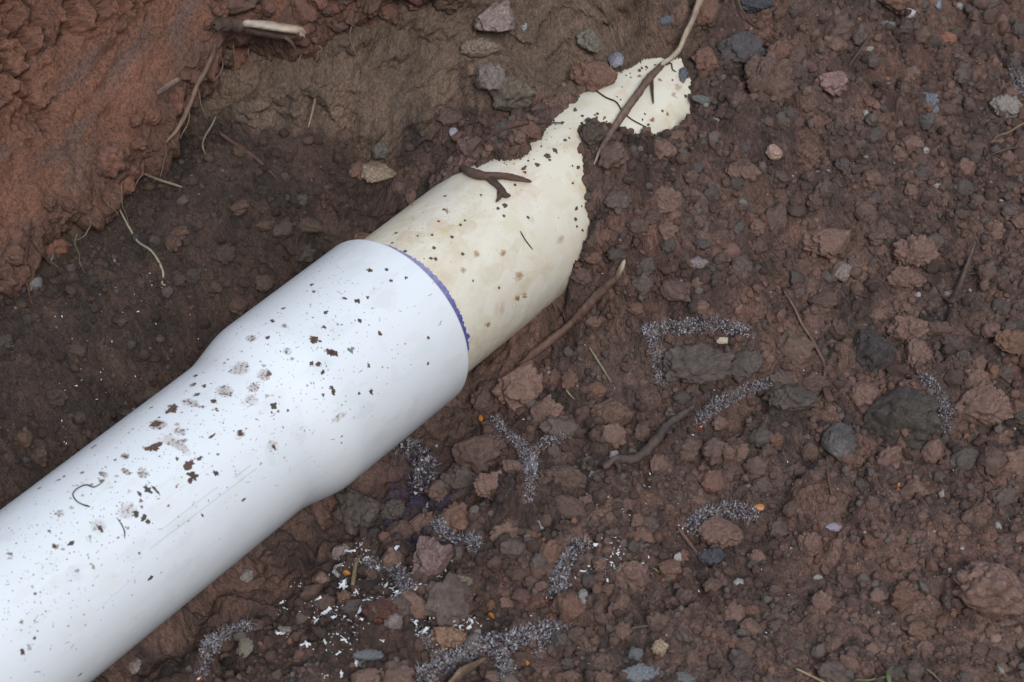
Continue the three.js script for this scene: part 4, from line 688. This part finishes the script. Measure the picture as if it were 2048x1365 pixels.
// ------------------------------------------------------------------ amber bud scales
const amber = new THREE.MeshPhysicalMaterial({ color: lin(.42, .15, .02), roughness: .45, clearcoat: .25, clearcoatRoughness: .35 }), amberDark = new THREE.MeshPhysicalMaterial({ color: lin(.17, .045, .012), roughness: .3, clearcoat: .5 });
function scaleGeo(seed) { const g = new THREE.SphereGeometry(1, 12, 8, 0, 6.2832, 0, 1.7), p = g.attributes.position; for (let i = 0; i < p.count; i++) { const x = p.getX(i), y = p.getY(i), z = p.getZ(i); p.setXYZ(i, x * (1 - .35 * z) + .12 * N2(z * 2 + seed, x), y * .55 + .15 * z * z + .08 * N2(x * 3, z * 3 + seed), z * 1.35); } g.computeVertexNormals(); return g; }
const scaleGeos = [scaleGeo(1), scaleGeo(2), scaleGeo(3)];
[['glossy amber bud scale on the clod below the socket', 962, 838, 9], ['dark amber bud scale at the foot of the slanting catkin', 1403, 855, 9], ['bright orange bud scale at the end of the arched catkin', 1519, 1015, 11], ['yellow bud scale left of the long thin root', 1635, 752, 8], ['small orange bud scale on the right slope', 1708, 566, 7],
  ['golden bud scale on the dark catkin amid the shavings', 738, 1137, 10], ['golden bud scale beside the pale bluish stone', 694, 1147, 9], ['dark amber bud scale under the standing catkin', 1096, 1200, 10], ['orange bud scale in the bottom catkin pile', 1052, 1330, 9], ['dark red bud scale under the curled purple catkin', 906, 1104, 13],
  ['orange bud scale with a dark shell on the upper slope', 1493, 334, 8], ['tiny amber bud scale right of the oval stone', 1797, 970, 6], ['dark bud scale at the bottom left', 400, 1358, 9], ['dark red bud scale at the right of the bottom pile', 1112, 1280, 8], ['orange bud scale by the fine white shavings', 983, 1232, 8]]
  .forEach(([label, px, py, r], i) => { const p = onSurface(px, py, .002), m = mesh('bud_scale', scaleGeos[i % 3], /dark/.test(label) ? amberDark : amber); m.position.copy(p); m.scale.set(r * PXM * .6, r * PXM * .55, r * PXM * .7); m.rotation.set(.3 + (i * 1.7) % 1, i * 2.3, (i * .9) % .8); tag(m, label, 'bud scale'); });
{ const p = place(762, 1224, 62, 58, .42), g = lumpGeo(77, 12, { chips: 5, sc: [p.rx, p.rx * .6, p.ry] }); const m = mesh('soil_clod', g, stuffMat([.10, .035, .022], .55)); m.position.copy(p.c); tag(m, 'damp dark red lump of clay amid the white shavings', 'clod'); }

// ------------------------------------------------------------------ white plastic shavings
function shavingGeo(seed) {
  const r = rng(seed), parts = [], k = 1 + (r() * 3.4 | 0);
  for (let i = 0; i < k; i++) {
    const g = new THREE.BoxGeometry(1.2 + r(), .10, .35 + .3 * r(), 7, 1, 2), p = g.attributes.position, c = (r() - .5) * 3.2, tw = (r() - .5) * 2;
    for (let j = 0; j < p.count; j++) { let x = p.getX(j), y = p.getY(j), z = p.getZ(j) * (1 + .5 * N2(x * 2 + seed, i)); const a = x * c * .5, yy = y + c * .22 * x * x + .1 * N2(x * 3 + i, z * 3 + seed), t = x * tw; p.setXYZ(j, x * Math.cos(a * .4), yy * Math.cos(t) - z * Math.sin(t), yy * Math.sin(t) + z * Math.cos(t)); }
    g.rotateY(r() * 6.3); g.rotateX((r() - .5) * .9); g.translate((r() - .5) * .9, .15 * r(), (r() - .5) * .9); parts.push(g);
  }
  const g = mergeGeometries(parts); g.computeVertexNormals(); return g;
}
const shavings = []; for (let i = 0; i < 7; i++) shavings.push(shavingGeo(800 + i));
const shavingMat = new THREE.MeshStandardMaterial({ color: lin(.72, .74, .76), roughness: .5 });
{
  const r = rng(55), put = (px, py, s, label, group) => { const p = onSurface(px, py, .0022), m = mesh('plastic_shaving', shavings[(r() * 7) | 0], shavingMat); m.position.copy(p); m.scale.setScalar(s * PXM * .52); m.rotation.set((r() - .5) * .8, r() * 6.3, (r() - .5) * .8); tag(m, label, 'plastic shaving', group); };
  put(790, 1102, 26, 'largest white plastic shaving, upright above the dark purple catkin'); put(795, 1190, 28, 'large ragged white shaving at the lower end of the dark purple catkin'); put(842, 1172, 20, 'white shaving right of the dark purple catkin'); put(56, 397, 15, 'white frayed shaving clinging to the red clay bank');
  put(780, 1336, 18, 'white shaving at the bottom edge right of the pipe'); put(682, 1352, 18, 'white ragged shaving in the bottom corner by the pipe'); put(764, 1283, 14, 'curled white shaving above the slate grey flat stone'); put(560, 1268, 18, 'narrow white shaving lying on the grey triangular stone');
  put(988, 1352, 16, 'long thin white shaving at the bottom of the catkin pile'); put(900, 1240, 22, 'ragged white shaving above the tan heart-shaped stone'); put(898, 1188, 15, 'white shaving right below the yellow-brown oblong stone');
  const G = [[720, 1120, 50, 16, 'left of the large upright shaving'], [795, 1192, 60, 20, 'round the large ragged shaving'], [865, 1238, 42, 24, 'above the tan heart-shaped stone'], [920, 1235, 45, 12, 'right above the grey leaning stone'], [640, 1230, 90, 16, 'on the bare earth right of the pipe'], [700, 1195, 70, 14, 'left of the dark red lump'], [1225, 1135, 70, 16, 'beside the standing pale catkin'], [860, 1170, 60, 8, 'beside the yellow-brown oblong stone'], [670, 1310, 70, 10, 'in the bottom corner below the pipe'], [1260, 1030, 120, 8, 'on the fine earth above the standing catkin']], tiny = [];
  for (const [cx, cy, sp, n, where] of G) for (let i = 0; i < n; i++) { const a = r() * 6.283, d = sp * Math.pow(r(), .7), px = cx + Math.cos(a) * d, py = cy + Math.sin(a) * d * .7, h = onPipe(px, py, RP); if (h.hit && h.t < .1) continue; const w = 5 + 17 * r() * r(); if (w > 9) put(px, py, w * 1.25, 'small white plastic shaving ' + where, 'small white shavings ' + where); else tiny.push([px, py, w]); for (let k = 0; k < 4; k++) tiny.push([px + (r() - .5) * 40, py + (r() - .5) * 30, 2.5 + 4 * r()]); }
  for (let i = 0; i < 90; i++) { const px = 60 + 360 * r() * (.5 + .5 * r()) + 40, py = 560 + 420 * r() - px * .25 + 60, h = onPipe(px, py, RB); if (h.hit && h.t < .1) continue; tiny.push([px, py, 3 + 5 * r() * r()]); }
  for (let i = 0; i < 90; i++) tiny.push([980 + 1060 * r(), 500 + 840 * r(), 2.5 + 4 * r() * r()]);
  const im = new THREE.InstancedMesh(shavings[2], shavingMat, tiny.length), M = new THREE.Matrix4();
  tiny.forEach(([px, py, w], i) => { const p = onSurface(px, py, .0014); M.compose(p, new THREE.Quaternion().setFromEuler(new THREE.Euler((r() - .5) * 1.2, r() * 6.3, (r() - .5) * 1.2)), V(1, 1, 1).multiplyScalar(w * PXM * .55)); im.setMatrixAt(i, M); });
  im.name = 'plastic_flecks'; scene.add(im); tag(im, 'tiny white plastic flecks strewn over the earth on both sides of the pipe', 'plastic flecks', null, 'stuff');
}

// mud crumbs that stand on the white pipe
[['brown mud crumb on the pipe, upper of the pair by the flare', 345, 820, 26, 16], ['ragged mud crust on the pipe left of the splash rings', 305, 897, 40, 12], ['brown mud crumb high on the socket', 629, 679, 18, 13], ['small brown mud crumb on the socket right of the high one', 667, 707, 16, 11], ['flat brown mud crumb on the barrel below the crust', 314, 849, 22, 12]]
  .forEach(([label, px, py, w, h], i) => { const c = onPipe(px, py, rOf(px, py)), g = lumpGeo(900 + i, 9, { chips: 4, rough: 3, sc: [w * PXM * .38, .0016, h * PXM * .52] }); g.rotateY(.5); { const p = g.attributes.position; for (let k = 0; k < p.count; k++) { const a = Math.atan2(p.getZ(k), p.getX(k)), f = 1 + .55 * N2(Math.cos(a) * 1.1 + i * 5, Math.sin(a) * 1.1) + .22 * N2(Math.cos(a) * 3 + i, Math.sin(a) * 3); p.setXYZ(k, p.getX(k) * f, p.getY(k), p.getZ(k) * f); } g.computeVertexNormals(); } const m = mesh('mud_crumb', g, stuffMat([.19, .118, .088])); m.position.copy(c.p); const n = V(0, 0, 0).addScaledVector(NL, Math.cos(c.th)).addScaledVector(UP, Math.sin(c.th)); m.quaternion.setFromUnitVectors(UP, n); tag(m, label, 'mud crumb'); });
{ // crumbs scattered on the old pipe near the earth's edge
  const r = rng(91), n = 55, im = new THREE.InstancedMesh(lumpGeo(950, 3), stuffMat([.14, .09, .068]), n), M = new THREE.Matrix4(); let k = 0, guard = 0;
  while (k < n && guard++ < 20000) { const t = .02 + .27 * r(), th = .9 + 1.9 * r(), d = polyDist(t, th * RP); if (d > -.0005 || r() > Math.exp(d / .006)) continue; const s = .0004 + .0013 * r() * r(), p = pipePoint(t, th, RP + s * .3); M.compose(p, new THREE.Quaternion().setFromEuler(new THREE.Euler(r() * 6, r() * 6, r() * 6)), V(s * (.8 + .8 * r()), s * .6, s)); im.setMatrixAt(k++, M); }
  im.count = k; im.name = numbered('soil_crumbs'); im.castShadow = im.receiveShadow = true; scene.add(im); tag(im, 'dark crumbs of earth sprinkled on the old cream pipe', 'soil', null, 'stuff');
}
shade(scene);
renderer.render(scene, camera);
